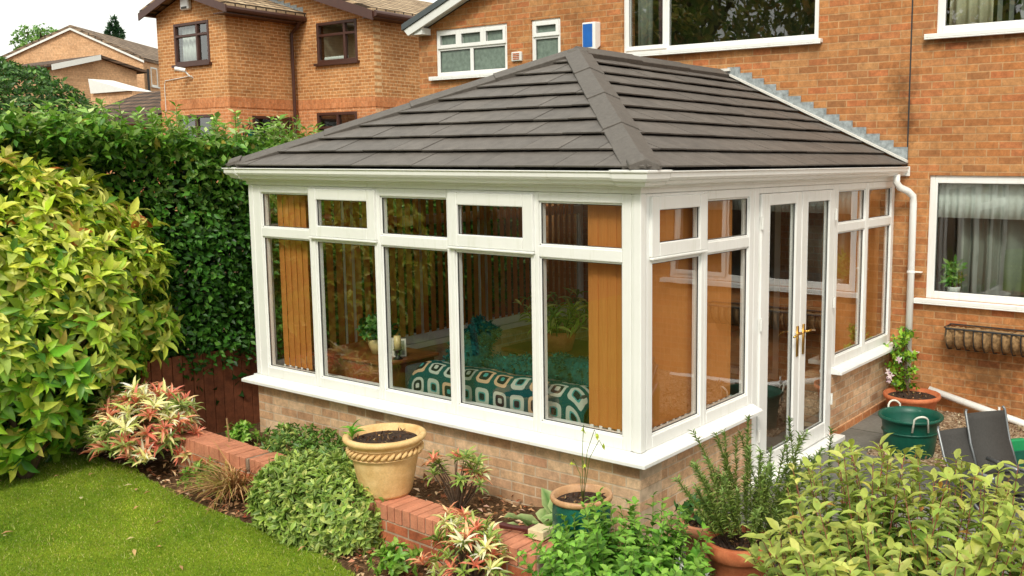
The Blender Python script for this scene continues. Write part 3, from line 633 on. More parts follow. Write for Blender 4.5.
W5 = hwin(-6.69, -5.35, 3.75, 4.39, [(-6.66, -6.25, 4.13, 4.36, True), (-6.25, -5.79, 4.13, 4.36, True), (-5.79, -5.38, 4.13, 4.36, True), (-6.66, -6.02, 3.78, 4.13, False), (-6.02, -5.38, 3.78, 4.13, False)], mat='frosted', rm=None)
# doorway between house and conservatory, seen through the glass
b = MB(FH); rect_frame(b, -3.2, -1.3, .09, 2.2, .07, -.1, .01); b.build('inner_door_frame', 'upvc', HOU); room(-2.7, -1.8, .8, 2.0, 'plaster', HOU, 3.)
def curtain(name, label, cat, x0, x1, z0, z1, y, mat, amp=.03, per=.12, group=None):
    m = MB(); n = max(12, int((x1-x0)/.012)); 
    for i in range(n+1):
        x = x0+(x1-x0)*i/n; dy = amp*math.sin(2*PI*x/per+1.3*math.sin(x*9))
        for z in (z0, z0+(z1-z0)*.5, z1): m.v.append((x, y+dy*(1.1 if z < z1 else .6), z))
    for i in range(n):
        for j in range(2): a = i*3+j; m.f.append((a, a+3, a+4, a+1))
    o = m.build(name, mat, None, True); s = o.modifiers.new('thick', 'SOLIDIFY'); s.thickness = .004
    return tag(o, label, cat, group)
curtain('net_blind', 'white gathered net valance at the top of the ground floor window', 'net curtain', .41, 2.66, 2.0, 2.40, Y0+.14, 'net', .006, .07)
curtain('curtain', 'long grey green curtain hanging in folds inside ground floor window', 'curtain', .55, 1.35, .9, 2.36, Y0+.34, 'grey_curtain', .04, .16)
curtain('curtain', 'cream curtain at left side of the upper right window', 'curtain', .42, .86, 3.7, 4.95, Y0+.2, 'curtain', .03, .13)
curtain('curtain', 'plum curtain at the left light of the wide upstairs window', 'curtain', -3.16, -2.98, 3.75, 5.05, Y0+.3, 'purple', .03, .11)
curtain('curtain', 'pale green curtain beside the plum one in wide upstairs window', 'curtain', -3.42, -3.2, 3.75, 5.05, Y0+.26, 'grey_curtain', .03, .11)
vb = thing('vertical_blind', 'pale vertical slat blind inside the upper right window', 'blind', (1.6, Y0+.2, 4.9))
for k in range(16):
    x = .9+.11*k; b = MB(); b.prism([(x, Y0+.17, 3.72), (x+.03, Y0+.23, 3.72), (x+.03, Y0+.23, 4.92), (x, Y0+.17, 4.92)], (.002, 0, 0)); b.build('slat', 'grey_curtain', vb)
b = MB(); b.box(.85, 2.6, Y0+.16, Y0+.21, 4.93, 4.96); b.build('headrail', 'upvc', vb)
# vent, alarm box
b = MB(); v = thing('air_vent', 'small square white louvred vent on wall beside the upstairs windows', 'vent', (-5.16, Y0, 3.94))
b.box(-5.25, -5.08, Y0-.035, Y0-.0, 3.88, 4.0); b.build('housing', 'upvc_old', v, bevel=.006); b = MB()
for k in range(4): b.box(-5.22, -5.11, Y0-.042, Y0-.036, 3.9+.023*k, 3.912+.023*k)
b.build('louvre', 'terracotta', v)
v = thing('alarm_box', 'white burglar alarm box with blue front panel high on brick wall', 'alarm box', (-3.93, Y0, 3.94))
b = MB(); b.prism([(-4.0, Y0-.001, 3.99), (-4.0, Y0-.12, 3.91), (-4.0, Y0-.12, 4.27), (-4.0, Y0-.001, 4.28)], (.2, 0, 0)); b.build('casing', 'upvc', v, bevel=.01, seg=2)
b = MB(); b.box(-3.985, -3.84, Y0-.124, Y0-.1205, 3.97, 4.25); b.build('front_panel', 'blue', v)
# wall trough
v = thing('wall_planter', 'black iron trough with brown coir liner mounted under the window', 'wall planter', (1.3, 4.6, .7))
b = MB(); x0, x1 = .62, 2.1
b.tube([(x0, 4.70, .92), (x0, 4.52, .92), (x0+.03, 4.47, .92), (x1-.03, 4.47, .92), (x1, 4.52, .92), (x1, 4.70, .92)], .010)
b.tube([(x0, 4.70, .93), (x1, 4.70, .93)], .007)
n = 17
for k in range(n): x = x0+.03+(x1-x0-.06)*k/(n-1); b.tube([(x, 4.47, .915), (x, 4.465, .84), (x, 4.49, .76), (x, 4.56, .70), (x, 4.69, .68)], .0065, 6)
b.build('iron_frame', 'black', v)
b = MB(); nn = 90; pr = [(4.70, .90), (4.50, .925), (4.485, .84), (4.51, .765), (4.575, .71), (4.70, .69)]
for i in range(nn+1):
    x = x0+.01+(x1-x0-.02)*i/nn; bl = .02*math.sin(2*PI*(i/nn)*(n-1))
    for (y, z) in pr: b.v.append((x, y-(bl if y < 4.69 else 0)-random.uniform(0, .014)*(y < 4.69), z+random.uniform(-.008, .016)))
for i in range(nn):
    for j in range(len(pr)-1): a = i*6+j; b.f.append((a, a+6, a+7, a+1))
b.f += [tuple(range(6)), tuple(range(nn*6, nn*6+6))]
b.build('coir_liner', 'coir', v, True)
# waste pipe
b = MB(); b.tube([(.45, 4.64, .235), (1.4, 4.60, -.0+.03), (2.6, 4.58, .0)], .036, 14); o = b.build('waste_pipe', 'upvc', None, True); tag(o, 'white waste pipe sloping along the foot of house wall', 'pipe')
b = MB(); b.tube([(1.17, 4.56, .0), (1.17, 4.56, .17)], .012); attach(b.build('pipe_peg', 'upvc', None), o)

# ------------------------------------------------------------------ neighbours
def window_on(fn, u0, u1, z0, z1, par, splits, mat='brown_frame', w=.07, gm='glass2', trans=None, rm='dark_plaster'):
    f = MB(fn); rect_frame(f, u0, u1, z0, z1, w, -.06, .02)
    for s in splits: f.box(s-.035, s+.035, z0+w, z1-w, -.06, .019)
    if trans: f.box(u0+w, u1-w, trans-.03, trans+.03, -.06, .018)
    o = f.build('window', mat, par, bevel=.008); pane(fn, u0+w, u1-w, z0+w, z1-w, o, gm, d=-.03)
    s = MB(fn); s.box(u0-.06, u1+.06, z0-.06, z0-.001, -.06, .08); s.build('sill', mat, o)
    if rm:
        r = MB(fn); e = .9
        r.add([(u0, z0, -.1), (u1, z0, -.1), (u1, z1, -.1), (u0, z1, -.1), (u0, z0, -e), (u1, z0, -e), (u1, z1, -e), (u0, z1, -e)], [(4, 5, 6, 7), (0, 1, 5, 4), (1, 2, 6, 5), (2, 3, 7, 6), (3, 0, 4, 7)]); r.build('room_lining', rm, o)
    return o
# house A (nearer wing)
A = thing('neighbour_house', 'orange brick house with security camera and brown windows beyond the hedge', 'house', (-18, 9, 1.4))
ya, xa, ya2 = 8.0, -16.8, 9.79
FA = lambda u, z, d: (u, ya-d, z); SA = lambda u, z, d: (xa+d, u, z)
WA = (-18.93, -17.48, 4.84, 5.80); WA2 = (-18.97, -17.5, 2.4, 3.65); WS = (8.55, 9.62, 2.5, 3.62)
ax_, az, sl_ = -18.25, 6.5, .30
xl = -19.68
roofc = [((-sl_, 1.), az-sl_*(-0)-(-ax_)*sl_*-1*-1 if False else az-sl_*ax_ if False else az+sl_*(-ax_)), ((sl_, 1.), az+sl_*ax_)]
b = MB(); wall_holes(b, xl, xa, 4.02, 6.6, [WA], lambda mb, p: mb.prism([(u, ya, z) for u, z in p], (0, .2, 0)), roofc); b.build('wall', 'near_brick_x', A)
b = MB(); wall_holes(b, xl, xa, 1., 3.80, [WA2], lambda mb, p: mb.prism([(u, ya, z) for u, z in p], (0, .2, 0))); b.build('lower_wall', 'orange_brick_x', A)
b = MB(); b.box(xl-.01, xa+.012, ya-.012, ya+.2, 3.80, 4.02); b.build('brick_band', 'soldier_x', A)
b = MB(); b.box(xa-.2, xa, ya+.2, ya2, 4.02, 5.98); b.build('wall', 'near_brick_y', A)
b = MB(); wall_holes(b, ya+.2, ya2, 1., 3.80, [WS], lambda mb, p: mb.prism([(xa, u, z) for u, z in p], (-.2, 0, 0))); b.build('lower_wall', 'orange_brick_y', A)
b = MB(); b.box(xa-.2, xa+.0125, ya+.2, ya2, 3.80, 4.02); b.build('brick_band', 'soldier_y', A)
b = MB(); b.box(xl, xl+.2, ya+.2, ya2, 1, 6.0); b.build('wall', 'near_brick_y', A)
wa = window_on(FA, *WA, A, [-17.98], trans=5.5); window_on(FA, *WA2, A, [-18.2]); window_on(SA, *WS, A, [9.1])
curtain('curtain', 'white curtain inside the security camera house upstairs window', 'curtain', -18.85, -18.1, 4.85, 5.7, ya+.16, 'net', .03, .14)
b = MB(); 
for sg, hw in ((-1, 1.62), (1, 1.95)):
    xo = ax_+sg*hw
    b.prism([(ax_, ya-.3, az+.06), (xo, ya-.3, az+.06-hw*sl_), (xo, ya-.3, az+.15-hw*sl_), (ax_, ya-.3, az+.15)], (0, ya2-ya+.3, 0))
b.build('roof', 'tan_tile', A)
b = MB()
for sg, hw in ((-1, 1.64), (1, 1.97)): xo = ax_+sg*hw; b.prism([(ax_, ya-.33, az-.08), (xo, ya-.33, az-.08-hw*sl_), (xo, ya-.33, az+.09-hw*sl_), (ax_, ya-.33, az+.09)], (0, .028, 0))
b.build('barge_board', 'brown_frame', A)
b = MB(); b.box(xa, xa+.42, ya-.3, ya2, 5.83, 5.85); b.build('soffit', 'brown_frame', A)
b = MB(); b.box(xl-.19, xl, ya-.3, ya2, 6.03, 6.07); b.build('soffit', 'brown_frame', A)
b = MB(); b.tube([(xa+.46, ya-.3, 5.93), (xa+.46, ya2-.01, 5.93)], .07, 10); b.tube([(xa+.44, ya2-.12, 5.9), (xa+.3, ya2-.12, 5.75), (xa+.07, ya2-.12, 5.6), (xa+.07, ya2-.12, 1.4)], .04, 8); b.build('gutter', 'brown_frame', A)
b = MB(); b.tube([(-18.25, ya-.02, 4.56), (-19.4, ya-.02, 4.5), (-19.45, ya-.02, 4.4), (-19.45, ya-.02, 3.75)], .009, 6); b.build('cable', 'upvc_old', A)
v = thing('security_camera', 'small white security camera under the upstairs window of neighbour house', 'security camera', (-18.3, ya, 4.6))
b = MB(); b.tube([(-18.46, ya-.30, 4.72), (-18.28, ya-.15, 4.68)], .05, 10); b.build('camera_body', 'upvc', v); b = MB(); b.tube([(-18.3, ya-.15, 4.66), (-18.24, ya-.08, 4.55), (-18.24, ya-.0, 4.52)], .02, 8); b.build('bracket', 'upvc_old', v)
v = thing('alarm_box', 'white alarm box on the gable above neighbour upstairs window', 'alarm box', (-18.3, ya, 6.1))
b = MB(); b.box(-18.45, -18.12, ya-.1, ya-.0, 6.08, 6.36); b.build('casing', 'upvc', v, bevel=.02); b = MB(); b.box(-18.4, -18.17, ya-.106, ya-.1005, 6.1, 6.15); b.build('front_panel', 'grey_mesh', v)
v = thing('wall_bracket', 'dark iron hanging bracket with teal feeder on side of neighbour house', 'bracket', (xa, 8.35, 3.2))
b = MB(); b.tube([(xa, 8.3, 3.05), (xa, 8.3, 3.4)], .015, 6); b.tube([(xa, 8.3, 3.35), (xa+.35, 8.3, 3.42)], .012, 6); b.tube([(xa, 8.3, 3.1), (xa+.3, 8.3, 3.4)], .01, 6); b.build('arm', 'black', v); b = MB(); b.lathe([(0, 0), (.07, .01), (.08, .16), (0, .2)], (xa+.3, 8.3, 3.1), 10); b.build('feeder', 'teal', v)
# house B
B = thing('neighbour_house', 'orange brick house with brown gable next to the conservatory house', 'house', (-16, 11, 1.4))
yb, xb = 9.8, -13.95
FBf = lambda u, z, d: (u, yb-d, z)
WB = (-15.95, -14.5, 4.86, 5.80); WB2 = (-16.05, -14.6, 2.4, 3.71)
bax, baz, bs = -17.6, 6.98, .30
bcut = [((bs, 1.), baz+bs*bax), ((-bs, 1.), baz-bs*bax)]
b = MB(); wall_holes(b, -21.2, xb, 4.02, 7, [WB], lambda mb, p: mb.prism([(u, yb, z) for u, z in p], (0, .2, 0)), bcut); b.build('wall', 'near_brick_x', B)
b = MB(); wall_holes(b, -21.2, xb, 1., 3.8, [WB2], lambda mb, p: mb.prism([(u, yb, z) for u, z in p], (0, .2, 0))); b.build('lower_wall', 'orange_brick_x', B)
b = MB(); b.box(-21.2, xb+.012, yb-.012, yb+.2, 3.80, 4.02); b.build('brick_band', 'soldier_x', B)
b = MB(); b.box(xb-.2, xb, yb+.2, 20, 4.02, 5.86); b.build('wall', 'near_brick_y', B)
b = MB(); b.box(xb-.2, xb, yb+.2, 20, 1, 3.8); b.build('lower_wall', 'orange_brick_y', B); b = MB(); b.box(xb-.2, xb+.0125, yb+.2, 20, 3.80, 4.02); b.build('brick_band', 'soldier_y', B)
window_on(FBf, *WB, B, [-14.95], trans=5.5, rm='plaster'); window_on(FBf, *WB2, B, [-15.3], trans=3.35)
b = MB()
for sg in (-1, 1):
    xo = bax+sg*4.0; b.prism([(bax, yb-.3, baz+.06), (xo, yb-.3, baz+.06-4.0*bs), (xo, yb-.3, baz+.15-4.0*bs), (bax, yb-.3, baz+.15)], (0, 11, 0))
b.build('roof', 'tan_tile', B)
b = MB()
for sg in (-1, 1): xo = bax+sg*4.02; b.prism([(bax, yb-.33, baz-.12), (xo, yb-.33, baz-.12-4.02*bs), (xo, yb-.33, baz+.09-4.02*bs), (bax, yb-.33, baz+.09)], (0, .028, 0))
b.build('barge_board', 'brown_frame', B)
b = MB(); b.tube([(xb+.42, yb-.3, 5.80), (xb+.42, 20, 5.80)], .07, 10); b.box(xb, xb+.4, yb-.3, 20, 5.72, 5.74); b.build('gutter', 'brown_frame', B)
b = MB()
for k in range(9): x = xa+.38-k*.24; z = 6.02+.24*k*sl_; b.box(x-.26, x, yb-.008-.001*(k % 2), yb-.0005, z-.05, z+.2)
b.build('step_flashing', 'lead', B)
curtain('ornament_row', 'pale net at the bottom of the brown gable house upstairs window', 'net curtain', -15.85, -15.0, 4.93, 5.02, yb+.14, 'net', .02, .1)

# far houses in a turned frame
FO = Vector((0, 0, 0))
def turned(px, depth, z, ang=38.7):
    """world point along a bearing: fixed numbers, evaluated once"""
    return None
bear = math.radians(38.7); dv = Vector((-math.sin(bear), math.cos(bear), 0)); lv = Vector((-math.cos(bear), -math.sin(bear), 0))
FC = Vector((-38.9, 18.1, 0))       # front right corner of far gable
def FT(l, z, d): p = FC+lv*l-dv*d; return (p.x, p.y, z)     # l = left along gable, d = outwards (towards us)
H = thing('far_house', 'pale brick gable house far behind with brown tiled roof', 'house', tuple(FC))
gw, ez, gz = 5.9, 6.95, 8.3
def mkgable(H, T_, gw, ez, gz, dep, wm, rm, base=1., over=.08):
    b = MB(T_); b.prism([(0, base, 0), (gw, base, 0), (gw, ez, 0), (gw/2, gz, 0), (0, ez, 0)], (0, 0, -dep)); b.build('wall', wm, H)
    b = MB(T_); k = (gz-ez)/(gw/2)
    for s in (0, 1):
        x0 = -over if s == 0 else gw+over; zz = ez-over*k
        b.prism([(x0, zz+.02, over), (gw/2, gz+.02, over), (gw/2, gz+.16, over), (x0, zz+.16, over)], (0, 0, -dep-over*2))
    b.build('roof', rm, H)
    b = MB(T_)
    for s in (0, 1):
        x0 = -over if s == 0 else gw+over; zz = ez-over*k
        b.prism([(x0, zz-.06, over+.01), (gw/2, gz-.06, over+.01), (gw/2, gz+.03, over+.01), (x0, zz+.03, over+.01)], (0, 0, .03))
    b.build('barge_board', 'upvc_old', H)
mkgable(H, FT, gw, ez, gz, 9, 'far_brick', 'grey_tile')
FS = lambda u, z, d: FT(-d, z, -u)
window_on(FS, .7, 1.4, 5.9, 6.75, H, [], 'upvc_old', rm=None, gm='frosted')
b = MB(); p = FT(-.1, 0, -.2); b.tube([(p[0], p[1], 3), (p[0], p[1], 6.6)], .06, 6); b.build('downpipe', 'black', H)
H2 = thing('far_house', 'low brown roofed house at the left edge behind the dark bush', 'house', (-46, 12, 0))
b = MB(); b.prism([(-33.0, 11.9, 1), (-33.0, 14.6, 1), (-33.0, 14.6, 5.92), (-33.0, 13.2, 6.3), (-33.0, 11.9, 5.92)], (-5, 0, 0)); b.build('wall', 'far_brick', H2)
b = MB(); b.prism([(-38.5, 11.6, 5.86), (-32.8, 11.6, 5.86), (-32.8, 13.2, 6.3), (-38.5, 13.2, 6.3)], (0, 0, .1)); b.prism([(-38.5, 13.2, 6.3), (-32.8, 13.2, 6.3), (-32.8, 14.9, 5.86), (-38.5, 14.9, 5.86)], (0, 0, .1)); b.build('roof', 'brown_tile', H2)
b = MB(); b.prism([(-32.79, 11.5, 5.72), (-32.79, 13.2, 6.22), (-32.79, 13.2, 6.40), (-32.79, 11.5, 5.92)], (.04, 0, 0)); b.build('barge_board', 'upvc_old', H2)
# pale lean-to roof and garage between
G_ = thing('garage', 'low garage with dark brown tiled roof just beyond the hedge', 'garage', (-24, 8, 1.4))
b = MB(); b.box(-23.8, -19.8, 8.2, 11.8, 1.2, 3.6); b.build('wall', 'orange_brick_x', G_)
b = MB(); b.prism([(-24.0, 7.9, 3.6), (-19.75, 7.9, 3.6), (-19.75, 9.9, 4.42), (-24.0, 9.9, 4.42)], (0, 0, .1)); b.prism([(-24.0, 9.9, 4.42), (-19.75, 9.9, 4.42), (-19.75, 12, 3.6), (-24.0, 12, 3.6)], (0, 0, .1)); b.build('roof', 'brown_tile', G_)
b = MB(); b.box(-24.0, -19.75, 7.86, 7.895, 3.48, 3.66); b.build('fascia', 'brown_frame', G_)
L_ = thing('lean_to', 'white polycarbonate lean-to roof seen over garage and bush', 'lean-to', (-33, 12, 1.4))
b = MB(); b.prism([(-29.3, 11, 5.22), (-26.8, 11, 4.74), (-29.2, 11, 4.74)], (0, .8, 0)); b.build('roof', 'upvc_old', L_); b = MB(); b.box(-29.4, -26.8, 11.1, 11.8, 1, 4.735); b.build('wall', 'far_brick', L_)

# ------------------------------------------------------------------ fence
F = thing('wooden_fence', 'red brown vertical board fence below the hedge', 'fence', (-5, 0, 0))
b = MB()
y = -.8
while y < 4.6:
    w = .1; b.box(-5.02+random.uniform(-.004, .004), -4.998, y, y+w-.008, -.05, .78+random.uniform(-.01, .01)); y += w
b.build('fence_boards', 'fence_wood', F, bevel=.002)
b = MB(); b.box(-5.07, -5.021, -.8, 4.6, .1, .17); b.box(-5.07, -5.021, -.8, 4.6, .6, .67); b.build('fence_rail', 'fence_wood', F)
for y in (-.7, 1.1, 2.9): b = MB(); b.box(-5.15, -5.072, y, y+.08, -.05, .8); b.build('fence_post', 'fence_wood', F)

# ------------------------------------------------------------------ hedge, bushes, trees
HG = thing('hedge', 'tall dark green clipped hedge growing over the brown fence', 'hedge', (-5.5, .5, 0))
def hedge_leaves():
    n = 60000
    f = RNG.uniform(0, 1, n); y = RNG.uniform(-4.5, 4.7, n); x = np.empty(n); z = np.empty(n); N = np.zeros((n, 3))
    ztop = 2.74+.05*np.clip(.8-y, 0, 4)
    face = f < .62; k = face.sum(); z[face] = .62+(ztop[face]-.62)*RNG.uniform(0, 1, k)**.95; x[face] = -4.80-np.abs(RNG.normal(0, .10, k))-.5*np.clip((-.1-y[face])/.6, 0, 1); N[face] = (1, 0, .35)
    top = ~face; k = top.sum(); x[top] = RNG.uniform(-6.1, -4.8, k); z[top] = ztop[top]-np.abs(RNG.normal(0, .08, k)); N[top] = (.1, 0, 1)
    P = np.stack([x, y, z], 1); lump = vnoise(P, 2.4, 9); lump2 = vnoise(P, 7, 4)
    P += N*(lump*.10+lump2*.04)[:, None]; low = (z < .75) & (RNG.uniform(0, 1, n) < .5); P = P[~low]; N = N[~low]; n = len(P)
    D = unit(N*.35+RNG.normal(0, .5, (n, 3))+np.array([.1, 0, -.25])); NN = unit(N+RNG.normal(0, .45, (n, 3)))
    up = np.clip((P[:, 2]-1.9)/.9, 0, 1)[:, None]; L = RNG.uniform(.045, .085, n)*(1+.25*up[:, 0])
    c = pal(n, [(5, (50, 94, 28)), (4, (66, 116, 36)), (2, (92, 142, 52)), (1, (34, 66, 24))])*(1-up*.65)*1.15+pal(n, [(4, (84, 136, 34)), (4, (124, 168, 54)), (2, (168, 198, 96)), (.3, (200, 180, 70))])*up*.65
    return leaves('foliage', P, D, NN, L, L*.55, c, 'glossy_leaf', HG, TS)
hedge_leaves()
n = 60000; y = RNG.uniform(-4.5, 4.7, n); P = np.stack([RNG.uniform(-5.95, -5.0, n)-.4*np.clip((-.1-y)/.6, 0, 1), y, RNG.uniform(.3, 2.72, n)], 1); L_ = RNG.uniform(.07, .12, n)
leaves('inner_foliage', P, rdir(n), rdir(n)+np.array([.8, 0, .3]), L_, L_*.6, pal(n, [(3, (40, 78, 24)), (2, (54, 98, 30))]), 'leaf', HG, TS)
# loose sprigs on top
k = 170; bp = np.stack([RNG.uniform(-5.6, -4.8, k), RNG.uniform(-3.5, 1.6, k), np.zeros(k)], 1); bp[:, 2] = 2.68+.05*np.clip(.8-bp[:, 1], 0, 4)
PP, AA = [], []; sm = MB()
for p in bp:
    hgt = random.uniform(.05, .36); l = Vector((random.uniform(-.3, .4), random.uniform(-.3, .3), 1)).normalized(); e = Vector(p)+l*hgt; sm.tube([tuple(p), tuple(e)], .004, 4)
    for t_ in np.linspace(.2, 1, 5): PP.append(Vector(p)+l*hgt*t_); AA.append(l)
P_, D_, N_, L_s = whorls(np.array([tuple(v) for v in PP]), np.array([tuple(v) for v in AA]), 3, (1.1, .3), (.075, .02))
leaves('top_sprigs', P_, D_, N_, L_s, L_s*.6, pal(len(P_), [(3, (120, 164, 56)), (3, (150, 186, 84)), (1, (196, 210, 140))]), 'leaf', HG, TS); sm.build('twigs', 'stem_green', HG)
b = MB()
for k in range(14): y = -4+k*.62; b.tube([(-5.4, y, 0), (-5.45+random.uniform(-.1, .1), y+.1, 1.3), (-5.4+random.uniform(-.2, .2), y-.1, 2.4)], [.05, .035, .015], 6)
b.build('trunks', 'bark', HG)

def foliage_shrub(T_, c, r, n, k, L, pals, mat='leaf', seed=1, lump=.16, freq=2.2, shell=(.6, 1.), zmin=-.5, tilt=(1., .35), ratio=.38, up=.35, tmpl=TL, edge=None, ea=0., bias=2., nm='foliage', inner=None, innerc=None, grow=0):
    P, A, s = ell_points(n, c, r, seed, lump, freq, shell, zmin, bias)
    A = unit(A+np.array([0, 0, up])+RNG.normal(0, .25, P.shape))
    P_, D_, N_, L_ = whorls(P, A, k, tilt, (L, L*.22)); 
    nn = np.repeat(vnoise(P, 3.5, seed+3), k)[:, None]
    c1 = pal(len(P_), pals)*(1+.12*nn)
    o = leaves(nm, P_, D_, N_, L_, L_*ratio, np.clip(c1, 0.003, 1), mat, T_, tmpl, edge, ea)
    if inner:
        P, A, s = ell_points(inner, c, np.array(r)*.82, seed, lump, freq, (.3, 1.), zmin, 3)
        P_, D_, N_, L_ = whorls(P, A, 3, (1.1, .5), (L, L*.2)); leaves('inner_foliage', P_, D_, N_, L_, L_*.5, pal(len(P_), innerc or pals), mat, T_, TS)
    return o
# yellow green shrub at left
S1 = thing('laurel_shrub', 'big rounded shrub with large yellow green leaves left of the hedge', 'shrub', (-4.95, -1.6, 0))
yp = [(4, (180, 204, 56)), (4, (216, 226, 86)), (3.5, (236, 238, 124)), (1.6, (92, 140, 40)), (.5, (218, 186, 96)), (.22, (188, 110, 50))]
gp = [(4, (108, 166, 50)), (3, (150, 192, 54)), (2.4, (206, 216, 88)), (1, (66, 116, 42)), (.7, (222, 206, 100)), (.12, (176, 96, 44))]
cS = (-5.2, -1.52, 1.38); rS = (.76, 1.26, 1.22)
def laurel():
    P, A, s = ell_points(2000, cS, rS, 3, .13, 3.0, (.76, 1.), -1, 1.8); A = unit(A+np.array([0, 0, .45])+RNG.normal(0, .28, P.shape))
    q = 8; P_, D_, N_, L_ = whorls(P, A, q, (1.05, .35), (.13, .028)); low = np.clip((1.3-P_[:, 2])/.9, 0, 1); L_ = L_*(1+.25*low); D_[:, 2] -= .35*low
    t = np.clip((np.repeat(P[:, 2], q)-.75)/1.2+.25*np.repeat(vnoise(P, 3, 8), q)+RNG.normal(0, .2, len(P_)), 0, 1)[:, None]
    c = pal(len(P_), gp)*(1-t)+pal(len(P_), yp)*t
    leaves('foliage', P_, D_, N_, L_, L_*.39, c, 'glossy_leaf', S1, TL)
    P, A, s = ell_points(1500, cS, np.array(rS)*.82, 3, .09, 2.4, (.4, 1.), -1., 3); P_, D_, N_, L_ = whorls(P, A, 4, (1.1, .5), (.13, .02))
    leaves('inner_foliage', P_, D_, N_, L_, L_*.4, pal(len(P_), gp), 'glossy_leaf', S1, TS)
laurel()
branches('branches', (-4.95, -1.6, 0), [(-4.95+random.uniform(-.5, .5), -1.5+random.uniform(-.8, .8), random.uniform(1, 1.9)) for _ in range(12)], .035, 'bark', S1)
# dark bush behind hedge
S2 = thing('round_bush', 'round dark green bush rising behind hedge at left edge', 'bush', (-10.95, 1.35, .5))
foliage_shrub(S2, (-11.1, 1.08, 2.9), (1.0, 1.1, 1.0), 3200, 4, .07, [(4, (58, 98, 40)), (3, (80, 122, 50)), (2, (116, 154, 74))], 'leaf', 5, .1, 3, (.8, 1), -.6, ratio=.5, tmpl=TS, inner=900)
branches('branches', (-10.95, 1.35, .4), [(-10.95+random.uniform(-.6, .6), 1.35+random.uniform(-.6, .6), 3.1) for _ in range(6)], .06, 'bark', S2)
# far trees
def far_tree(name, label, c, r, n, L, pals, seed, conifer=False, grp=None):
    T_ = thing(name, label, 'tree', (c[0], c[1], 1), grp)
    b = MB(); b.tube([(c[0], c[1], .8), (c[0]+.2, c[1], c[2]-r[2]*.5), (c[0], c[1], c[2]+r[2]*.5)], [.35, .25, .08], 8); b.build('trunk', 'bark', T_)
    if conifer:
        t = RNG.uniform(0, 1, n)**.6; a = RNG.uniform(0, 2*PI, n); lay = .75+.3*np.sin(t*26+a*2); rr = r[0]*t*lay*RNG.uniform(.7, 1, n)
        P = np.stack([c[0]+rr*np.cos(a), c[1]+rr*np.sin(a), c[2]+r[2]-2*r[2]*t], 1); A = unit(np.stack([np.cos(a), np.sin(a), np.full(n, -.1)], 1))
        P_, D_, N_, L_ = whorls(P, A, 4, (.6, .3), (L, L*.2)); leaves('crown', P_, D_, N_, L_, L_*.3, pal(len(P_), pals), 'leaf', T_, TS)
    else:
        foliage_shrub(T_, c, r, n, 4, L, pals, 'leaf', seed, .32, 3.2, (.45, 1.), -.9, ratio=.6, tmpl=TS, nm='crown')
        b = MB()
        for k in range(9):
            a = k*.7; b.tube([(c[0], c[1], c[2]-r[2]*.5), (c[0]+math.cos(a)*r[0]*.5, c[1]+math.sin(a)*r[1]*.5, c[2]+r[2]*.2), (c[0]+math.cos(a)*r[0]*.8, c[1]+math.sin(a)*r[1]*.8, c[2]+r[2]*.5)], [.15, .08, .02], 6)
        b.build('limbs', 'bark', T_)
    return T_
dk = [(3, (58, 96, 40)), (2, (84, 122, 52)), (1, (110, 150, 70))]
far_tree('broadleaf_tree', 'light green tree behind the far pale gable', (-53.5, 20.7, 8.9), (1.5, 1.3, .95), 420, .2, [(3, (96, 140, 60)), (2, (130, 170, 84))], 2)
far_tree('conifer_tree', 'small dark conifer behind the roof of far pale house', (-54.3, 24.9, 9.0), (1.7, 1.7, 2.0), 1500, .24, [(3, (40, 72, 44)), (2, (60, 96, 58))], 3, True)
# trees of the garden behind the viewpoint (seen mirrored in the glass)
spots = [('tall', -14, -13, 11, 'tall green tree at the far left end of the back garden'), ('tall', -8.5, -15.5, 12, 'tall green tree left of middle at the back garden end'), ('tall', -3, -16, 12, 'tall green tree in the middle of back garden end'), ('tall', 2.5, -17, 11, 'tall green tree right of middle at back garden end'), ('tall', -12.5, -7.5, 7, 'lower spreading tree beside the lawn on the left')]
for i, (_, x, y, hgt, lab) in enumerate(spots):
    far_tree('garden_tree', lab, (x, y, hgt*.56), (3.1, 3.1, hgt*.46), 2600, .26, [(3, (104, 134, 50)), (3, (150, 160, 66)), (3, (186, 176, 84)), (1, (190, 150, 80))], 20+i)

# ------------------------------------------------------------------ low wall
def ang_wall(name, label, x0, x1, ya_, yb_, z1):
    w = thing(name, label, 'garden wall', ((x0+x1)/2, ya_, 0))
    s = -.045
    f = lambda x: ya_+s*(x-x0)
    b = MB(); b.prism([(x0, f(x0), -.05), (x1, f(x1), -.05), (x1, f(x1), z1-.11), (x0, f(x0), z1-.11)], (0, -.215, 0)); b.build('wall_courses', 'red_brick', w, bevel=.004)
    b = MB(); b.prism([(x0+.006, f(x0)-.008, z1-.109), (x1-.006, f(x1)-.008, z1-.109), (x1-.006, f(x1)-.008, z1-.007), (x0+.006, f(x0)-.008, z1-.007)], (0, -.20, 0)); b.build('mortar_bed', 'old_mortar', w)
    m_ = MB(); x = x0
    while x < x1-.03:      # brick on edge coping
        q = min(.072, x1-x); dz = random.uniform(-.004, .003); dy = random.uniform(-.004, .004)
        m_.prism([(x, f(x)+.004+dy, z1-.106), (x+q-.008, f(x+q)+.004+dy, z1-.106), (x+q-.008, f(x+q)-.219+dy, z1-.106), (x, f(x)-.219+dy, z1-.106)], (0, 0, .108+dz)); x += .075
    m_.build('coping', 'red_brick_top', w, bevel=.003)
    return w
ang_wall('garden_wall', 'short red brick wall end beside the pink and cream shrub', -4.18, -3.1, -.55, 0, .30)
ang_wall('garden_wall', 'low red brick garden wall carrying the big ochre pot', -3.09, -.08, -.585, 0, .30)

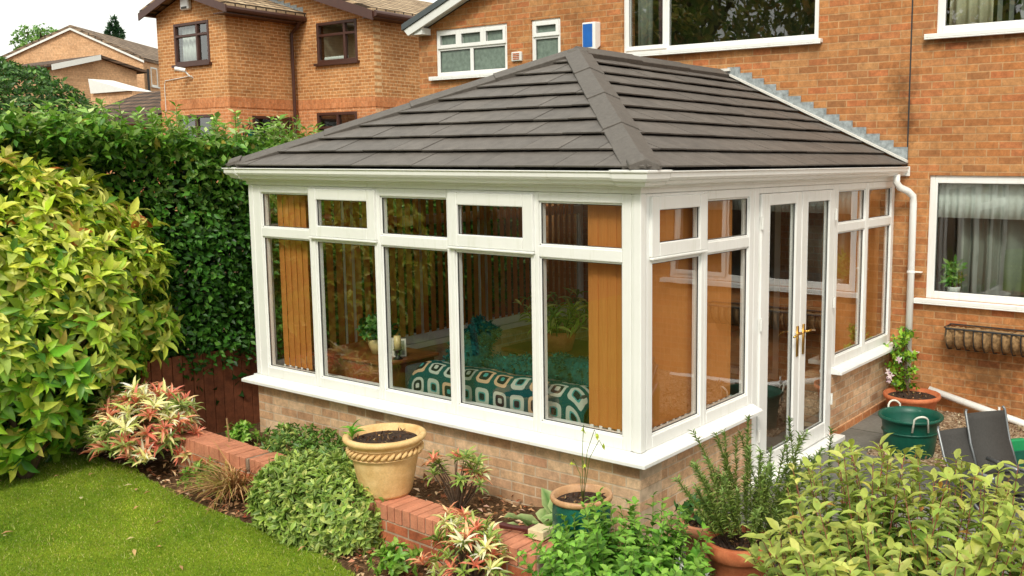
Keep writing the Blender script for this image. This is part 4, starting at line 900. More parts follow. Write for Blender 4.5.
# ------------------------------------------------------------------ pots
def pot(name, label, cat, c, prof, mat, soilr, soilz, deco=None, rim=None, wob=None):
    T_ = thing(name, label, cat, c); b = MB(); b.lathe(prof, c, 48, wob=wob); 
    if deco: deco(b, c)
    b.build('body', mat, T_, True)
    if rim: b = MB(); b.lathe(rim[0], c, 48); b.build('rim', rim[1], T_, True)
    b = MB(); b.v = []; b.disc((c[0], c[1], c[2]+soilz), soilr); b.build('soil', 'soil', T_)
    n = 90; q = RNG.uniform(0, 1, n)**.5*soilr*.9; a = RNG.uniform(0, 6.3, n); P = np.stack([c[0]+q*np.cos(a), c[1]+q*np.sin(a), np.full(n, c[2]+soilz+.006)], 1)
    db = leaves('debris', P, rdir(n), rdir(n), RNG.uniform(.015, .05, n), .015, pal(n, [(3, (104, 74, 50)), (1, (190, 160, 110)), (2, (66, 46, 34))]), 'dry', T_, TS); db['kind'] = 'stuff'
    return T_
def rope(b, c):
    for k in range(34):
        a = 2*PI*k/34; pts = []
        for t in (-1, -.33, .33, 1):
            aa = a+t*.11; r = .236+.016*math.cos(t*1.5); pts.append((c[0]+r*math.cos(aa), c[1]+r*math.sin(aa), c[2]+.315+t*.022))
        b.tube(pts, [.006, .013, .013, .006], 6)
    for z in (.283, .35): b.lathe([(.225, z-.008), (.248, z), (.225, z+.008)], c, 48)
bigp = (-1.64, -.71, .305)
pot('plant_pot', 'large ochre terracotta pot with rope band on the low brick wall', 'plant pot', bigp,
    [(.0, 0), (.165, 0), (.175, .02), (.2, .15), (.225, .28), (.24, .36), (.262, .375), (.275, .385), (.281, .40), (.275, .415), (.25, .42), (.235, .405), (.22, .36), (.0, .36)], 'ochre', .225, .372, rope)
tealp = (-.02, -.60, .03)
pot('plant_pot', 'teal glazed pot with tan rim behind the mint', 'plant pot', tealp,
    [(0, 0), (.11, 0), (.135, .05), (.165, .2), (.178, .36), (.178, .46), (.172, .52)], 'teal_glaze', .158, .515, None, ([(.17, .52), (.186, .53), (.190, .54), (.188, .556), (.176, .562), (.165, .556), (.158, .49)], 'rim_glaze'))
p1c = (.50, -.02, 0); p2c = (.92, -.33, 0)
pot('plant_pot', 'small terracotta pot near the conservatory corner, mostly soil', 'plant pot', p1c, [(0, 0), (.1, 0), (.12, .15), (.14, .28), (.155, .285), (.16, .345), (.145, .355), (.135, .3), (0, .3)], 'pale_terracotta', .132, .32)
pot('plant_pot', 'terracotta pot holding the tall upright green herb', 'plant pot', p2c, [(0, 0), (.13, 0), (.155, .2), (.18, .34), (.2, .35), (.208, .43), (.19, .44), (.178, .38), (0, .38)], 'terracotta', .175, .40)
bowl = (.37, 4.34, .02)
pot('plant_bowl', 'wide terracotta bowl at foot of the downpipe with the climber', 'plant pot', bowl, [(0, 0), (.17, 0), (.22, .06), (.255, .17), (.275, .18), (.285, .2), (.28, .225), (.262, .225), (.24, .17), (0, .17)], 'terracotta', .24, .19)
# bucket
bc = (.76, 3.12, -.05)
T_ = thing('garden_bucket', 'dark green flexible tub with white rope handles on the paving', 'bucket', bc)
b = MB(); b.lathe([(0, 0), (.19, 0), (.205, .02), (.24, .3), (.252, .38), (.275, .385), (.283, .4), (.275, .415), (.255, .41), (.24, .36), (.19, .03), (0, .03)], bc, 48); b.lathe([(.236, .27), (.25, .275), (.24, .285)], bc, 48); b.build('tub', 'bucket_green', T_, True)
for a0 in (2.45, 5.35):
    pts = []
    for t in np.linspace(-1, 1, 11): a = a0+t*.26; r = .272+.02*(1-t*t); pts.append((bc[0]+r*math.cos(a), bc[1]+r*math.sin(a), .34+.075*(1-t*t)**.5-(.07 if abs(t) == 1 else 0)))
    b = MB(); b.tube(pts, .009, 8); b.build('handle', 'rope', T_, True)
# brush
T_ = thing('hand_brush', 'cream headed hand brush with maroon handle on end of low wall', 'brush', (-.3, -.8, .31))
def rotz(c, a, f=None): ca, sa = math.cos(a), math.sin(a); return lambda x, y, z: (c[0]+x*ca-y*sa, c[1]+x*sa+y*ca, c[2]+z)
R_ = rotz((-.25, -.735, .312), .05)
b = MB(R_); b.box(-.04, .075, -.055, .055, 0, .06); b.build('bristle_head', 'bristle', T_, bevel=.005); b = MB(R_); b.box(-.075, -.041, -.045, .045, .008, .052); b.tube([(-.07, 0, .03), (-.17, -.02, .028), (-.27, -.03, .028)], [.02, .016, .02], 10); b.build('handle', 'maroon', T_, bevel=.004)
b = MB(); b.tube([(-3.62, -.62, .05), (-3.63, -.64, .5)], .008, 6); tag(b.build('garden_cane', 'coir', None), 'thin brown cane standing by left end of the brick wall', 'cane')

# ------------------------------------------------------------------ garden chairs (folded loungers)
def chair(label, c, ang, lean, w, hh, zs):
    T_ = thing('folding_chair', label, 'garden chair', c, 'folding garden chairs stacked on the gravel'); R_ = rotz(c, ang); n = 8
    def sheet(rows, name):
        b = MB(R_)
        for (y, z) in rows:
            for x in (-w/2, 0, w/2): b.v.append(R_(x, y+(.012 if x == 0 else 0), z))
        for i in range(len(rows)-1):
            for j_ in (0, 1): a = i*3+j_; b.f.append((a, a+1, a+4, a+3))
        o = b.build(name, 'grey_mesh', T_, True); o.modifiers.new('t', 'SOLIDIFY').thickness = .012
    sheet([(lean*i/n+.025*math.sin(PI*i/n), zs+hh*i/n) for i in range(n+1)], 'backrest'); sheet([(-.40*i/n, zs-.03*math.sin(PI*i/n)) for i in range(n+1)], 'seat')
    for sx in (-1, 1):
        x = sx*(w/2+.01)
        b = MB(R_); b.tube([(x, .0, zs-.02), (x, lean*.5+.025, zs+hh*.5), (x, lean, zs+.01+hh), (x*.93, lean+.01, zs+.03+hh)], .011, 8); b.build('back_frame', 'grey_tube', T_, True)
        b = MB(R_); b.tube([(x, .14, 0), (x, -.02, zs), (x, -.1, zs+.13), (x, -.42, zs+.16)], .011, 8); b.build('arm_and_leg', 'grey_tube', T_, True)
        b = MB(R_); b.tube([(x, -.38, 0), (x, -.1, zs)], .011, 8); b.build('leg', 'grey_tube', T_, True)
        b = MB(R_); b.tube([(x, -.08, zs+.165), (x, -.42, zs+.178)], .017, 8); b.build('armrest', 'grey_tube', T_, True)
chair('dark grey folding garden chair nearest to the green tub', (1.55, 2.24, 0), .95, .22, .34, .36, .15)
chair('dark grey folding garden chair leaning higher near the wall trough', (1.68, 2.46, 0), .9, .20, .34, .44, .18)
T_ = thing('plastic_crate', 'bright green plastic tray behind the folded garden chairs', 'tray', (1.56, 2.75, 0))
b = MB(rotz((1.72, 2.85, .0), .9)); b.prism([(-.12, 0, 0), (.12, 0, 0), (.14, .0, .32), (.07, .0, .36), (-.07, 0, .36), (-.14, 0, .32)], (0, .05, 0)); b.build('tray', 'bright_green', T_, bevel=.01)
b = MB(rotz((1.72, 2.85, .0), .9)); b.box(-.09, .09, -.012, -.001, .05, .27); b.build('recess', 'bucket_green', T_, bevel=.004)

# ------------------------------------------------------------------ garden plants
def rosette_shrub(name, label, cat, pts, k, L, colf, ratio, tilt, base, mat='leaf', edge=None, ea=0., stem='bark', tm=TL):
    T_ = thing(name, label, cat, base); P = np.array([p[:3] for p in pts]); b_ = np.array(base); A = unit(P-b_+np.array([0, 0, .35])+RNG.normal(0, .12, P.shape))
    P_, D_, N_, L_ = whorls(P, A, k, tilt, (L, L*.2)); c = colf(len(pts), k)
    leaves('foliage', P_, D_, N_, L_, L_*ratio, c, mat, T_, tm, edge, ea)
    branches('stems', base, [tuple(p[:3]) for p in pts[:40]], .009, stem, T_, .1, 5); return T_
def pts_in(c, r, n, zmin=-.1, shell=(.5, 1.), lump=.2, seed=1):
    P, A, s = ell_points(n, c, r, seed, lump, 3, shell, zmin); return [tuple(p) for p in P]
def pieris_cols(pink, cream, green):
    def f(n, k):
        out = []
        for i in range(n):
            u = random.random()
            if u < pink: e = [(3, (232, 116, 98)), (2, (242, 156, 122)), (1, (244, 206, 150))]
            elif u < pink+cream: e = [(3, (244, 238, 160)), (2.5, (250, 248, 210)), (1.2, (196, 214, 110))]
            else: e = [(3, (130, 164, 62)), (2, (176, 192, 96)), (1, (90, 130, 50))]
            out.append(pal(k, e, .1))
        return np.concatenate(out)
    return f
rosette_shrub('pieris_shrub', 'pink and cream variegated shrub at left end of the low brick wall', 'shrub', pts_in((-4.42, -.90, .33), (.48, .34, .40), 190, -.5, seed=4, lump=.15), 14, .11, pieris_cols(.34, .38, .28), .19, (.95, .35), (-4.55, -.85, 0), edge=srgb(244, 226, 170)[:3], ea=.22)
rosette_shrub('pieris_shrub', 'small pink tipped variegated shrub in front of the brick wall', 'shrub', pts_in((-.50, -1.10, .24), (.27, .20, .28), 50, -.3, seed=5), 12, .085, pieris_cols(.3, .3, .4), .2, (1., .35), (-.50, -1.08, 0), edge=srgb(236, 226, 150)[:3], ea=.2)
rosette_shrub('pieris_shrub', 'small pink tipped shrub against the brick base right of big pot', 'shrub', pts_in((-1.25, -.45, .42), (.28, .15, .2), 24, -.2, seed=6), 12, .08, pieris_cols(.22, .3, .48), .22, (1.1, .35), (-1.25, -.42, .13), edge=srgb(220, 226, 150)[:3], ea=.3)
# euonymus mound
E_ = thing('euonymus_shrub', 'dense low rounded green and cream shrub left of the big pot', 'shrub', (-2.1, -.92, 0))
foliage_shrub(E_, (-2.10, -.90, .12), (.58, .34, .38), 1500, 5, .058, [(4, (112, 150, 48)), (3, (150, 178, 66)), (2, (80, 122, 42)), (1, (196, 208, 110))], 'glossy_leaf', 7, .12, 3, (.75, 1.02), -.35, (.9, .35), .4, edge=srgb(214, 222, 140)[:3], ea=.4, inner=350, innerc=[(1, (60, 96, 34)), (1, (88, 126, 44))])
branches('stems', (-2.1, -.9, 0), [(-2.1+random.uniform(-.4, .4), -.9+random.uniform(-.22, .22), .36) for _ in range(14)], .012, 'bark', E_)
# ferny plant and dead grass between mound and wall end
E_ = thing('heather_plant', 'low green leafy plant behind the mound beside brick base', 'plant', (-3.0, -.35, .13))
foliage_shrub(E_, (-2.95, -.36, .22), (.62, .25, .22), 500, 5, .05, [(3, (110, 142, 60)), (2, (84, 120, 48)), (1, (160, 176, 90))], 'leaf', 9, .2, 3, (.5, 1), -.2, ratio=.4, tmpl=TS)
E_ = thing('dead_grass_clump', 'straw coloured arching dead grass clump beside the left wall end', 'plant', (-3.2, -.8, 0))
n = 420; a = RNG.uniform(0, 6.3, n); sp = RNG.uniform(.3, 1.2, n); D_ = unit(np.stack([np.cos(a)*sp, np.sin(a)*sp, np.ones(n)*.7], 1)); Pb = np.array([-3.2, -.86, .02])+RNG.normal(0, .05, (n, 3))*np.array([1, 1, .3])
leaves('blades', Pb, D_, np.tile([0, 0, 1.], (n, 1)), RNG.uniform(.2, .5, n), .012, pal(n, [(3, (196, 160, 110)), (2, (160, 116, 74)), (1, (170, 162, 80))]), 'dry', E_, (np.array([(0, -.5, 0), (0, .5, 0), (.5, .45, -.02), (.5, -.45, -.02), (.85, 0, -.28), (.85, .3, -.28), (1, 0, -.5)]), [(0, 1, 2, 3), (3, 2, 5, 4), (4, 5, 6)], np.zeros(7)))
for (x, y, z, r, lab) in ((-3.55, -.92, 0, .15, 'small green weed below the left brick wall end'), (-1.05, -1.16, 0, .15, 'small bright green weed in the bark below big pot'), (-3.95, -.32, .13, .14, 'little cream edged plant behind left wall end')):
    E_ = thing('weed_plant', lab, 'plant', (x, y, z)); foliage_shrub(E_, (x, y, z+r*.5), (r, r, r), 60, 5, .05, [(3, (110, 156, 50)), (2, (150, 184, 80))], 'leaf', 3, .2, 3, (.2, 1), -.1, ratio=.5); branches('stems', (x, y, z), [(x+random.uniform(-r, r), y+random.uniform(-r, r), z+r) for _ in range(7)], .004, 'stem_green', E_)
# hosta
E_ = thing('hosta_plant', 'broad leaved green hosta with pale edges behind teal pot', 'plant', (-.42, -.34, .13))
P_, D_, N_, L_ = whorls(np.array([[-.42, -.36, .18], [-.3, -.3, .2], [-.5, -.42, .16]]), np.tile([0, 0, 1.], (3, 1)), 9, (1.0, .3), (.20, .04)); P_ = P_+D_*.1
leaves('foliage', P_, D_, N_, L_*.8, L_*.62, pal(len(P_), [(3, (104, 152, 74)), (2, (124, 168, 90))]), 'leaf', E_, TL, srgb(224, 234, 170)[:3], .6); branches('stems', (-.42, -.36, .12), [tuple(p) for p in P_], .005, 'stem_green', E_)
# seedling in the teal pot, green sprig in ochre pot
E_ = thing('aquilegia_plant', 'slender drooping seed stalk rising from the teal pot', 'plant', (-.02, -.62, .53)); b = MB(); tips = [(.10, -.60, .98), (-.08, -.62, .78), (.05, -.66, .8), (.16, -.62, .93), (-.02, -.58, .99)]
for t in tips: b.tube([(-.0, -.62, .53), (0.01+.3*(t[0]), -.62, .53+.75*(t[2]-.53)), (t[0]*.8, t[1], t[2]+.02), (t[0], t[1], t[2]-.02)], .0022, 5)
b.build('stalks', 'stem_green', E_, True)
for t in tips: P_, D_, N_, L_ = whorls(np.array([t]), np.array([[0, 0, -1.]]), 6, (.5, .2), (.03, .006)); leaves('seed_head', P_, D_, N_, L_, L_*.5, pal(6, [(1, (190, 206, 70))]), 'leaf', E_, TS)
E_ = thing('seedling', 'bright green seedling at left rim of the ochre pot', 'plant', (-1.83, -.83, .68)); P_, D_, N_, L_ = whorls(np.array([[-1.81, -.85, .75], [-1.81, -.85, .71]]), np.tile([0, 0, 1.], (2, 1)), 7, (.9, .3), (.085, .01)); leaves('foliage', P_, D_, N_, L_, L_*.3, pal(len(P_), [(1, (120, 190, 60))]), 'leaf', E_, TL); b = MB(); b.tube([(-1.81, -.85, .67), (-1.81, -.85, .75)], .004, 5); b.build('stem', 'stem_green', E_)
E_ = thing('pot_plant', 'small dark leaved plant in the little terracotta pot', 'plant', (.5, -.02, .32)); foliage_shrub(E_, (.42, -.0, .38), (.09, .09, .08), 18, 5, .06, [(2, (60, 104, 50)), (1, (96, 130, 60))], 'leaf', 3, .2, 3, (.2, 1), -.1, ratio=.6)
# mint
def stemmed(name, label, base, r, ns, h, L, ratio, pals, spacing, kk, mat='leaf', stem='stem_green', lean=.35, tilt=(1.1, .25), hvar=.25, rx=None, tipc=None, edge=None, ea=0, cat='shrub', topw=None):
    T_ = thing(name, label, cat, base); P = []; A = []; tip = []; b = MB()
    for _ in range(ns):
        a = random.uniform(0, 2*PI); q = math.sqrt(random.random()); x = base[0]+r*.55*q*math.cos(a)*(rx or 1); y = base[1]+r*.55*q*math.sin(a)
        hh = h*random.uniform(1-hvar*1.6, 1+hvar*.6)*(1-.22*q*q); d = Vector((math.cos(a)*q*lean*(rx or 1)+random.uniform(-.1, .1), math.sin(a)*q*lean+random.uniform(-.1, .1), 1)).normalized()
        p0 = Vector((x, y, base[2])); p1 = p0+d*hh*.6; p2 = p1+(d+Vector((random.uniform(-.2, .2), random.uniform(-.2, .2), 0))).normalized()*hh*.4
        b.tube([tuple(p0), tuple(p1), tuple(p2)], [L*.05, L*.04, L*.022], 5)
        m_ = int(hh/spacing)
        for i in range(m_):
            t = (i+1)/m_
            if t < .25: continue
            p = p0.lerp(p1, t/.6) if t < .6 else p1.lerp(p2, (t-.6)/.4); P.append(tuple(p)); A.append(tuple(d)); tip.append(t)
    P_, D_, N_, L_ = whorls(np.array(P), np.array(A), kk, tilt, (L, L*.2)); t = np.repeat(np.array(tip), kk)
    if topw: L_ = L_*(1-(t**3)*(1-topw))
    c = pal(len(P_), pals)
    if tipc: k = np.clip((t-.72)/.28, 0, 1)[:, None]*.62; c = c*(1-k)+pal(len(P_), tipc)*k
    leaves('foliage', P_, D_, N_, L_, L_*ratio, c, mat, T_, TL, edge, ea); b.build('stems', stem, T_, True); return T_
stemmed('mint_plant', 'bushy bright green mint in front of the teal pot', (.50, -.90, 0), .50, 130, .66, .085, .6, [(4, (92, 146, 44)), (3, (122, 172, 62)), (1, (74, 122, 44))], .05, 4, tipc=[(1, (150, 196, 76))], topw=.5, lean=.5)
stemmed('mint_plant', 'lower patch of green mint right of the main clump', (.84, -.86, 0), .36, 42, .36, .06, .6, [(4, (82, 132, 50)), (3, (112, 160, 66)), (1, (74, 112, 44))], .05, 4, topw=.5, lean=.5)
E_ = thing('daisy_plant', 'small white daisies among the leaves below terracotta pot', 'flower', (.78, -.55, .2))
cs = np.array([[.80, -.62, .40], [.74, -.7, .37], [.92, -.74, .36], [.70, -.66, .30], [.88, -.8, .3]])
for c in cs: P_, D_, N_, L_ = whorls(c[None, :], np.array([[.3, -.5, .8]]), 12, (1.35, .08), (.038, .004)); leaves('flower_head', P_, D_, N_, L_, .011, pal(len(P_), [(1, (240, 240, 236))], .03), 'leaf', E_, TL)
b = MB()
for c in cs: b.tube([(c[0], c[1], .0), tuple(c)], .003, 5)
b.build('stems', 'stem_green', E_)
# rosemary-like upright herb in pot
stemmed('rosemary_plant', 'tall upright dark green herb growing in terracotta pot', (.96, -.33, .4), .26, 56, .64, .036, .24, [(4, (112, 138, 56)), (3, (140, 160, 76)), (1, (156, 172, 96))], .011, 4, stem='bark', lean=.62, tilt=(.8, .25), hvar=.35, tipc=[(1, (128, 158, 84))])
stemmed('rosemary_plant', 'second upright dark green herb by the conservatory door', (1.08, .15, 0), .32, 40, .92, .036, .24, [(4, (94, 122, 54)), (3, (122, 146, 70))], .012, 4, stem='bark', lean=.45, tilt=(.8, .25), hvar=.35)
# big foreground shrub lower right
stemmed('leafy_shrub', 'large yellow green leafy shrub filling the lower right foreground', (2.12, -.78, 0), 0.90, 185, 1.20, .08, .43, [(4, (98, 142, 50)), (2.6, (136, 168, 66)), (3.2, (74, 116, 44)), (.5, (196, 190, 90)), (.12, (196, 110, 54))], .062, 3, 'glossy_leaf', 'stem_red', .42, (1.15, .3), .16, tipc=[(3, (190, 198, 92)), (1, (216, 212, 120))], edge=srgb(206, 210, 110)[:3], ea=.25)
stemmed('leafy_shrub', 'shorter leafy variegated shrub in front of the terracotta pots', (1.78, -.98, 0), .34, 36, .80, .08, .42, [(4, (120, 150, 50)), (3, (170, 186, 76)), (2, (84, 120, 44))], .06, 3, 'glossy_leaf', 'stem_red', .42, (1.15, .3), .16, tipc=[(3, (206, 206, 104))], edge=srgb(214, 214, 120)[:3], ea=.3)
# climber on the downpipe
E_ = thing('clematis_climber', 'bright green climber with pale pink flowers on white downpipe', 'climbing plant', (.3, 4.4, .19))
n = 150; z = RNG.uniform(.22, .86, n); wv = .04+.13*np.sin((z-.1)/.85*PI)**.7; a = RNG.uniform(0, 6.3, n); q = RNG.uniform(.2, 1, n)
P = np.stack([.22+wv*q*np.cos(a)+.04*np.sin(z*8), 4.50+wv*q*np.sin(a)*.8, z], 1); P_, D_, N_, L_ = whorls(P, rdir(n)+np.array([.2, -.5, .3]), 3, (1.2, .3), (.058, .012))
leaves('foliage', P_, D_, N_, L_, L_*.55, pal(len(P_), [(4, (118, 168, 44)), (3, (156, 196, 62)), (2, (84, 130, 44))]), 'leaf', E_, TS)
b = MB()
for k in range(6): b.tube([(.33, 4.4, .18), (.25+random.uniform(-.05, .05), 4.48, .4), (.2+random.uniform(-.06, .06), 4.52, .65), (.18+random.uniform(-.05, .05), 4.56, .86)], .004, 5)
b.build('stems', 'bark', E_)
for c in ((.24, 4.30, .58), (.15, 4.32, .40), (.13, 4.34, .35), (.11, 4.36, .43)): P_, D_, N_, L_ = whorls(np.array([c]), np.array([[.3, -.9, .2]]), 6, (1.35, .08), (.04, .004)); leaves('flower', P_, D_, N_, L_, .018, pal(len(P_), [(2, (240, 222, 222)), (1, (206, 180, 196))], .05), 'leaf', E_, TL)

# ------------------------------------------------------------------ inside the conservatory
def vblind(label, fn, u0, u1, z0, z1, d, pitch, ang, sw=.089):
    T_ = thing('vertical_blind', label, 'blind', fn((u0+u1)/2, z1, d), 'tan vertical blinds inside the conservatory')
    u = u0; ca, sa = math.cos(ang), math.sin(ang); proto = None
    while u < u1:
        a_ = ang+random.uniform(-.03, .03); ca, sa = math.cos(a_)*sw/2, math.sin(a_)*sw/2
        b = MB(fn); q_ = .0025; vs = [(u-ca, z0, d-sa), (u, z0, d+q_), (u+ca, z0, d+sa), (u-ca, z1, d-sa), (u, z1, d+q_), (u+ca, z1, d+sa)]; b.add(vs, [(0, 1, 4, 3), (1, 2, 5, 4)]); b.build('slat', 'blind', T_); u += pitch
    b = MB(fn); b.box(u0-.05, u1+.05, z1, z1+.03, d-.02, d+.02); b.build('headrail', 'upvc', T_)
    b = MB(fn); u = u0
    while u < u1: b.box(u-.012, u+.012, z0-.004, z0+.012, d+.02, d+.024); u += pitch
    b.build('weight_chain', 'upvc', T_); return T_
vblind('closed tan vertical blind in the two panes right of corner', RI, .15, 1.36, .765, 2.34, -.11, .08, .15)
vblind('closed tan vertical blind right of the double doors', RI, 3.22, 4.62, .72, 2.34, -.13, .08, .15)
vblind('gathered tan vertical blind at right end of the front windows', FR, -.46, -.16, .775, 2.34, -.11, .075, .08)
vblind('tan vertical blind across the leftmost front pane', FR, -3.88, -3.50, .775, 2.34, -.12, .08, .12)
vblind('half open tan vertical blind along the far left side', LE, .3, 4.5, .78, 2.34, -.12, .108, .2)
# sofa with blanket
T_ = thing('sofa', 'dark sofa with its back to the front windows', 'sofa', (-1.6, .7, .09))
b = MB(); b.box(-2.58, -.72, .30, .50, .15, .90); b.build('backrest', 'sofa', T_, bevel=.04, seg=3); b = MB(); b.box(-2.45, -.85, .50, 1.2, .2, .48); b.build('seat', 'sofa', T_, bevel=.04, seg=3)
for x in (-2.62, -.88): b = MB(); b.box(x, x+.2, .38, 1.22, .15, .68); b.build('arm', 'sofa', T_, bevel=.04, seg=3)
for x in (-2.5, -.8):
    for y in (.4, 1.1): b = MB(); b.box(x-.03, x+.03, y-.03, y+.03, .09, .15); b.build('leg', 'wood', T_)
# blanket
prof = [(.275, .32), (.27, .6), (.272, .84), (.285, .905), (.33, .94), (.42, .945), (.50, .93), (.535, .88), (.54, .7)]
vs, fs, uvs = [], [], []; nx = 60; acc = [0]
for i in range(1, len(prof)): acc.append(acc[-1]+math.dist(prof[i], prof[i-1]))
for i in range(nx+1):
    x = -2.5+i/nx*1.82; e = max(0, (abs(x+1.59)-.76)/.13); drop = .10*e*e
    for j, (y, z) in enumerate(prof): vs.append((x, y+.006*math.sin(x*17+j), z-drop+.006*math.sin(x*11+y*5))); uvs.append((x+3, acc[j]))
kp = len(prof)
for i in range(nx):
    for j in range(kp-1): a = i*kp+j; fs.append((a, a+kp, a+kp+1, a+1))
me = bpy.data.meshes.new('crochet_blanket'); me.from_pydata(vs, [], fs); uvl = me.uv_layers.new(name='UVMap')
for lp in me.loops: uvl.data[lp.index].uv = uvs[lp.vertex_index]
for p in me.polygons: p.use_smooth = True
me.materials.append(M['blanket']); o = bpy.data.objects.new('crochet_blanket', me); COL.objects.link(o); s = o.modifiers.new('t', 'SOLIDIFY'); s.thickness = .008
tag(o, 'teal crochet granny square blanket draped over the sofa back', 'blanket')
def cushion(label, c, s, rot):
    b = MB(); n = 14
    me = bpy.data.meshes.new('cushion'); V = []; Fc = []
    for i in range(n+1):
        for j in range(2*n):
            th = PI*i/n; ph = PI*j/n
            sp = lambda q, e: math.copysign(abs(q)**e, q)
            x = sp(math.sin(th), .7)*sp(math.cos(ph), .55); z = sp(math.sin(th), .7)*sp(math.sin(ph), .55); y = sp(math.cos(th), 1.1)
            k = 1+.05*math.sin(9*x+7*z+c[0]*5); V.append((x*s[0]*k, y*s[1]*k, z*s[2]*k))
    for i in range(n):
        for j in range(2*n): a = i*2*n+j; a2 = i*2*n+(j+1) % (2*n); Fc.append((a, a2, a2+2*n, a+2*n))
    me.from_pydata(V, [], Fc); me.materials.append(M['teal'])
    for p in me.polygons: p.use_smooth = True
    o = bpy.data.objects.new('cushion', me); COL.objects.link(o); o.location = c; o.rotation_euler = rot
    vv = np.array(V)[RNG.integers(0, len(V), 1500)]+RNG.normal(0, .006, (1500, 3)); dd = unit(vv/np.array(s)**2)+RNG.normal(0, .5, (1500, 3))
    tf = leaves('fringe', vv, dd, rdir(1500), RNG.uniform(.018, .036, 1500), .012, pal(1500, [(3, (10, 74, 72)), (3, (18, 98, 92)), (1, (40, 130, 118)), (1, (6, 40, 44))]), 'dry', None, TS); tf.parent = o; tf['kind'] = 'stuff'
    tag(o, label, 'cushion', 'teal cushions on the sofa')
cushion('dark teal fluffy cushion at left end of the sofa', (-2.25, .72, .93), (.2, .09, .15), (-.3, .2, .1)); cushion('teal fluffy cushion lying at right end of the sofa', (-1.05, .72, .93), (.34, .12, .13), (-.2, .05, 0)); cushion('teal cushion in middle of the sofa behind the blanket', (-1.75, .72, .88), (.3, .12, .12), (-.2, -.1, .1)); cushion('small teal cushion on top of the left sofa cushion', (-2.3, .95, 1.10), (.13, .07, .11), (-.5, .5, .3))
# sideboard, plant, frames
T_ = thing('sideboard', 'brown wooden chest of drawers behind the left front panes', 'sideboard', (-3.3, .6, .09))
b = MB(); b.box(-3.72, -2.78, .32, .85, .12, .86); b.build('carcass', 'wood', T_, bevel=.01); b = MB(); b.box(-3.75, -2.75, .29, .88, .861, .89); b.build('top', 'wood', T_, bevel=.006)
for z in (.2, .42, .64): b = MB(); b.box(-3.68, -2.82, .85, .865, z, z+.19); dr = b.build('drawer', 'wood', T_, bevel=.004); b = MB(); b.lathe([(0, 0), (.015, .0), (.012, .02)], (-3.25, .88, z+.09), 8); b.build('knob', 'brass', dr)
pot('plant_pot', 'cream pot on the wooden sideboard inside left windows', 'plant pot', (-3.18, .55, .891), [(0, 0), (.05, 0), (.08, .08), (.085, .13), (.078, .13), (.07, .1), (0, .1)], 'cream_pot', .07, .11)
E_ = thing('house_plant', 'dark green house plant in the cream pot on sideboard', 'plant', (-3.18, .55, 1.0)); foliage_shrub(E_, (-3.18, .55, 1.1), (.15, .15, .13), 60, 4, .07, [(2, (44, 88, 36)), (1, (80, 122, 50))], 'leaf', 3, .2, 3, (.3, 1), -.4, ratio=.5)
for i, x in enumerate((-2.99, -2.9)):
    T_ = thing('picture_frame', 'small white photo frame %s on the sideboard' % ('next to cream pot' if i == 0 else 'nearer to the sofa'), 'photo frame', (x, .6, .89)); R_ = rotz((x, .55, .891), .9)
    b = MB(R_); rect = [(-.06, 0, 0), (.06, 0, 0), (.06, .03, .15), (-.06, .03, .15)]; b.prism(rect, (0, .008, 0)); b.build('frame', 'photo', T_); b = MB(R_); b.prism([(-.045, .001, .015), (.045, .001, .015), (.045, .027, .135), (-.045, .027, .135)], (0, -.002, 0)); b.build('picture', 'grey_curtain', T_)
T_ = thing('candle_holder', 'cream pillar candle in dark holder on sideboard near sofa', 'candle', (-2.82, .5, .89)); b = MB(); b.lathe([(0, 0), (.045, 0), (.02, .02), (.025, .07), (.042, .08), (0, .08)], (-2.84, .48, .891), 16); b.build('holder', 'black', T_, True); b = MB(); b.lathe([(0, .08), (.03, .08), (.03, .2), (0, .2)], (-2.84, .48, .892), 16); b.build('candle', 'cream_pot', T_, True)
# coffee table with plant
T_ = thing('coffee_table', 'dark wooden table in the middle of conservatory', 'table', (-1.85, 1.75, .09)); b = MB(); b.box(-2.5, -1.25, 1.4, 2.1, .84, .88); b.build('table_top', 'wood', T_, bevel=.008)
for x in (-2.42, -1.33):
    for y in (1.48, 2.02): b = MB(); b.box(x-.03, x+.03, y-.03, y+.03, .09, .84); b.build('leg', 'wood', T_)
pot('plant_pot', 'red brown trough pot on the dark wooden table', 'plant pot', (-2.0, 1.6, .881), [(0, 0), (.14, 0), (.17, .12), (.18, .18), (.165, .18), (.15, .14), (0, .14)], 'terracotta', .15, .15)
stemmed('house_plant', 'arching yellow green plant on the wooden conservatory table', (-2.0, 1.6, 1.02), .3, 30, .36, .12, .2, [(2, (150, 186, 80)), (2, (214, 222, 130)), (1, (100, 140, 60))], .09, 3, lean=.9, cat='plant')
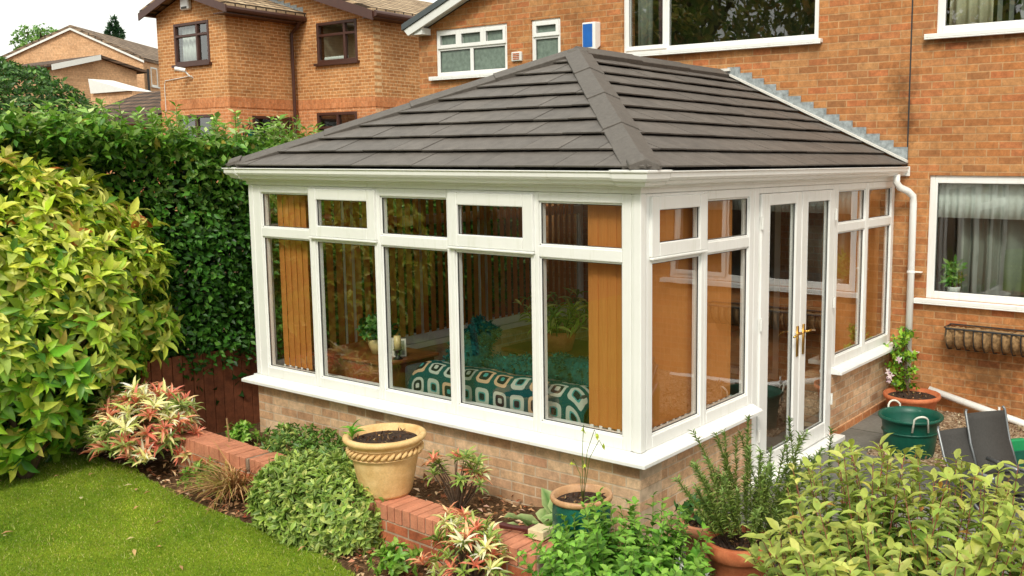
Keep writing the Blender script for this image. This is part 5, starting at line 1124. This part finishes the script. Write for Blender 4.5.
# pot plant on the house window sill
pot('plant_pot', 'white pot on the inner sill of house ground floor window', 'plant pot', (.585, Y0+.17, 1.17), [(0, 0), (.055, 0), (.07, .1), (.072, .12), (.064, .12), (.06, .09), (0, .09)], 'upvc', .06, .1)
E_ = thing('house_plant', 'small green leafy plant in white pot behind house window', 'plant', (.585, Y0+.17, 1.28)); foliage_shrub(E_, (.585, Y0+.17, 1.42), (.09, .08, .14), 60, 3, .07, [(2, (96, 150, 50)), (1, (150, 190, 80))], 'leaf', 3, .3, 3, (.2, 1), -.8, ratio=.4)
b = MB(); b.box(.3, 2.8, Y0+.0905, Y0+.25, 1.135, 1.168); b.build('inner_sill', 'upvc', W1)

# ------------------------------------------------------------------ light
w = bpy.data.worlds.new('World'); SC.world = w; w.use_nodes = True; nt = w.node_tree; nt.nodes.clear()
sky = nt.nodes.new('ShaderNodeTexSky'); sky.sky_type = 'NISHITA'; sky.sun_disc = False
SUN = Vector((.36, -.74, .84)).normalized()
el = math.asin(SUN.z); az_ = math.atan2(SUN.x, SUN.y)
sky.sun_elevation = el; sky.sun_rotation = az_; sky.air_density = 1.; sky.dust_density = 5.; sky.ozone_density = 1.
hs = nt.nodes.new('ShaderNodeHueSaturation'); hs.inputs['Saturation'].default_value = .22; hs.inputs['Value'].default_value = 1.0
mx = nt.nodes.new('ShaderNodeMixRGB'); mx.inputs[0].default_value = .7; mx.inputs[2].default_value = (9.2, 9.3, 8.6, 1)
bg = nt.nodes.new('ShaderNodeBackground'); bg.inputs[1].default_value = .105; out = nt.nodes.new('ShaderNodeOutputWorld')
nt.links.new(sky.outputs[0], hs.inputs['Color']); nt.links.new(hs.outputs[0], mx.inputs[1]); nt.links.new(mx.outputs[0], bg.inputs[0]); nt.links.new(bg.outputs[0], out.inputs[0])
L = bpy.data.lights.new('sun', 'SUN'); L.energy = 1.5; L.angle = math.radians(12); L.color = (1, .94, .82)
lo = bpy.data.objects.new('sun', L); COL.objects.link(lo); lo.rotation_euler = SUN.to_track_quat('Z', 'Y').to_euler(); lo.location = (0, 0, 20)

# ------------------------------------------------------------------ camera
cam = bpy.data.cameras.new('camera'); co = bpy.data.objects.new('camera', cam); COL.objects.link(co); SC.camera = co
f = 949.262; cam.sensor_width = 36; cam.lens = f/1024*36; cam.shift_x = -126.704/1024; cam.shift_y = -9.815/1024; cam.clip_end = 1500; cam.clip_start = .05
co.location = (3.372, -4.964, 2.583); co.rotation_euler = (math.radians(90-7.09), 0, math.radians(34.288))
vs_ = SC.view_settings; vs_.view_transform = 'Standard'; vs_.look = 'None'; vs_.exposure = 0.68; vs_.gamma = 1
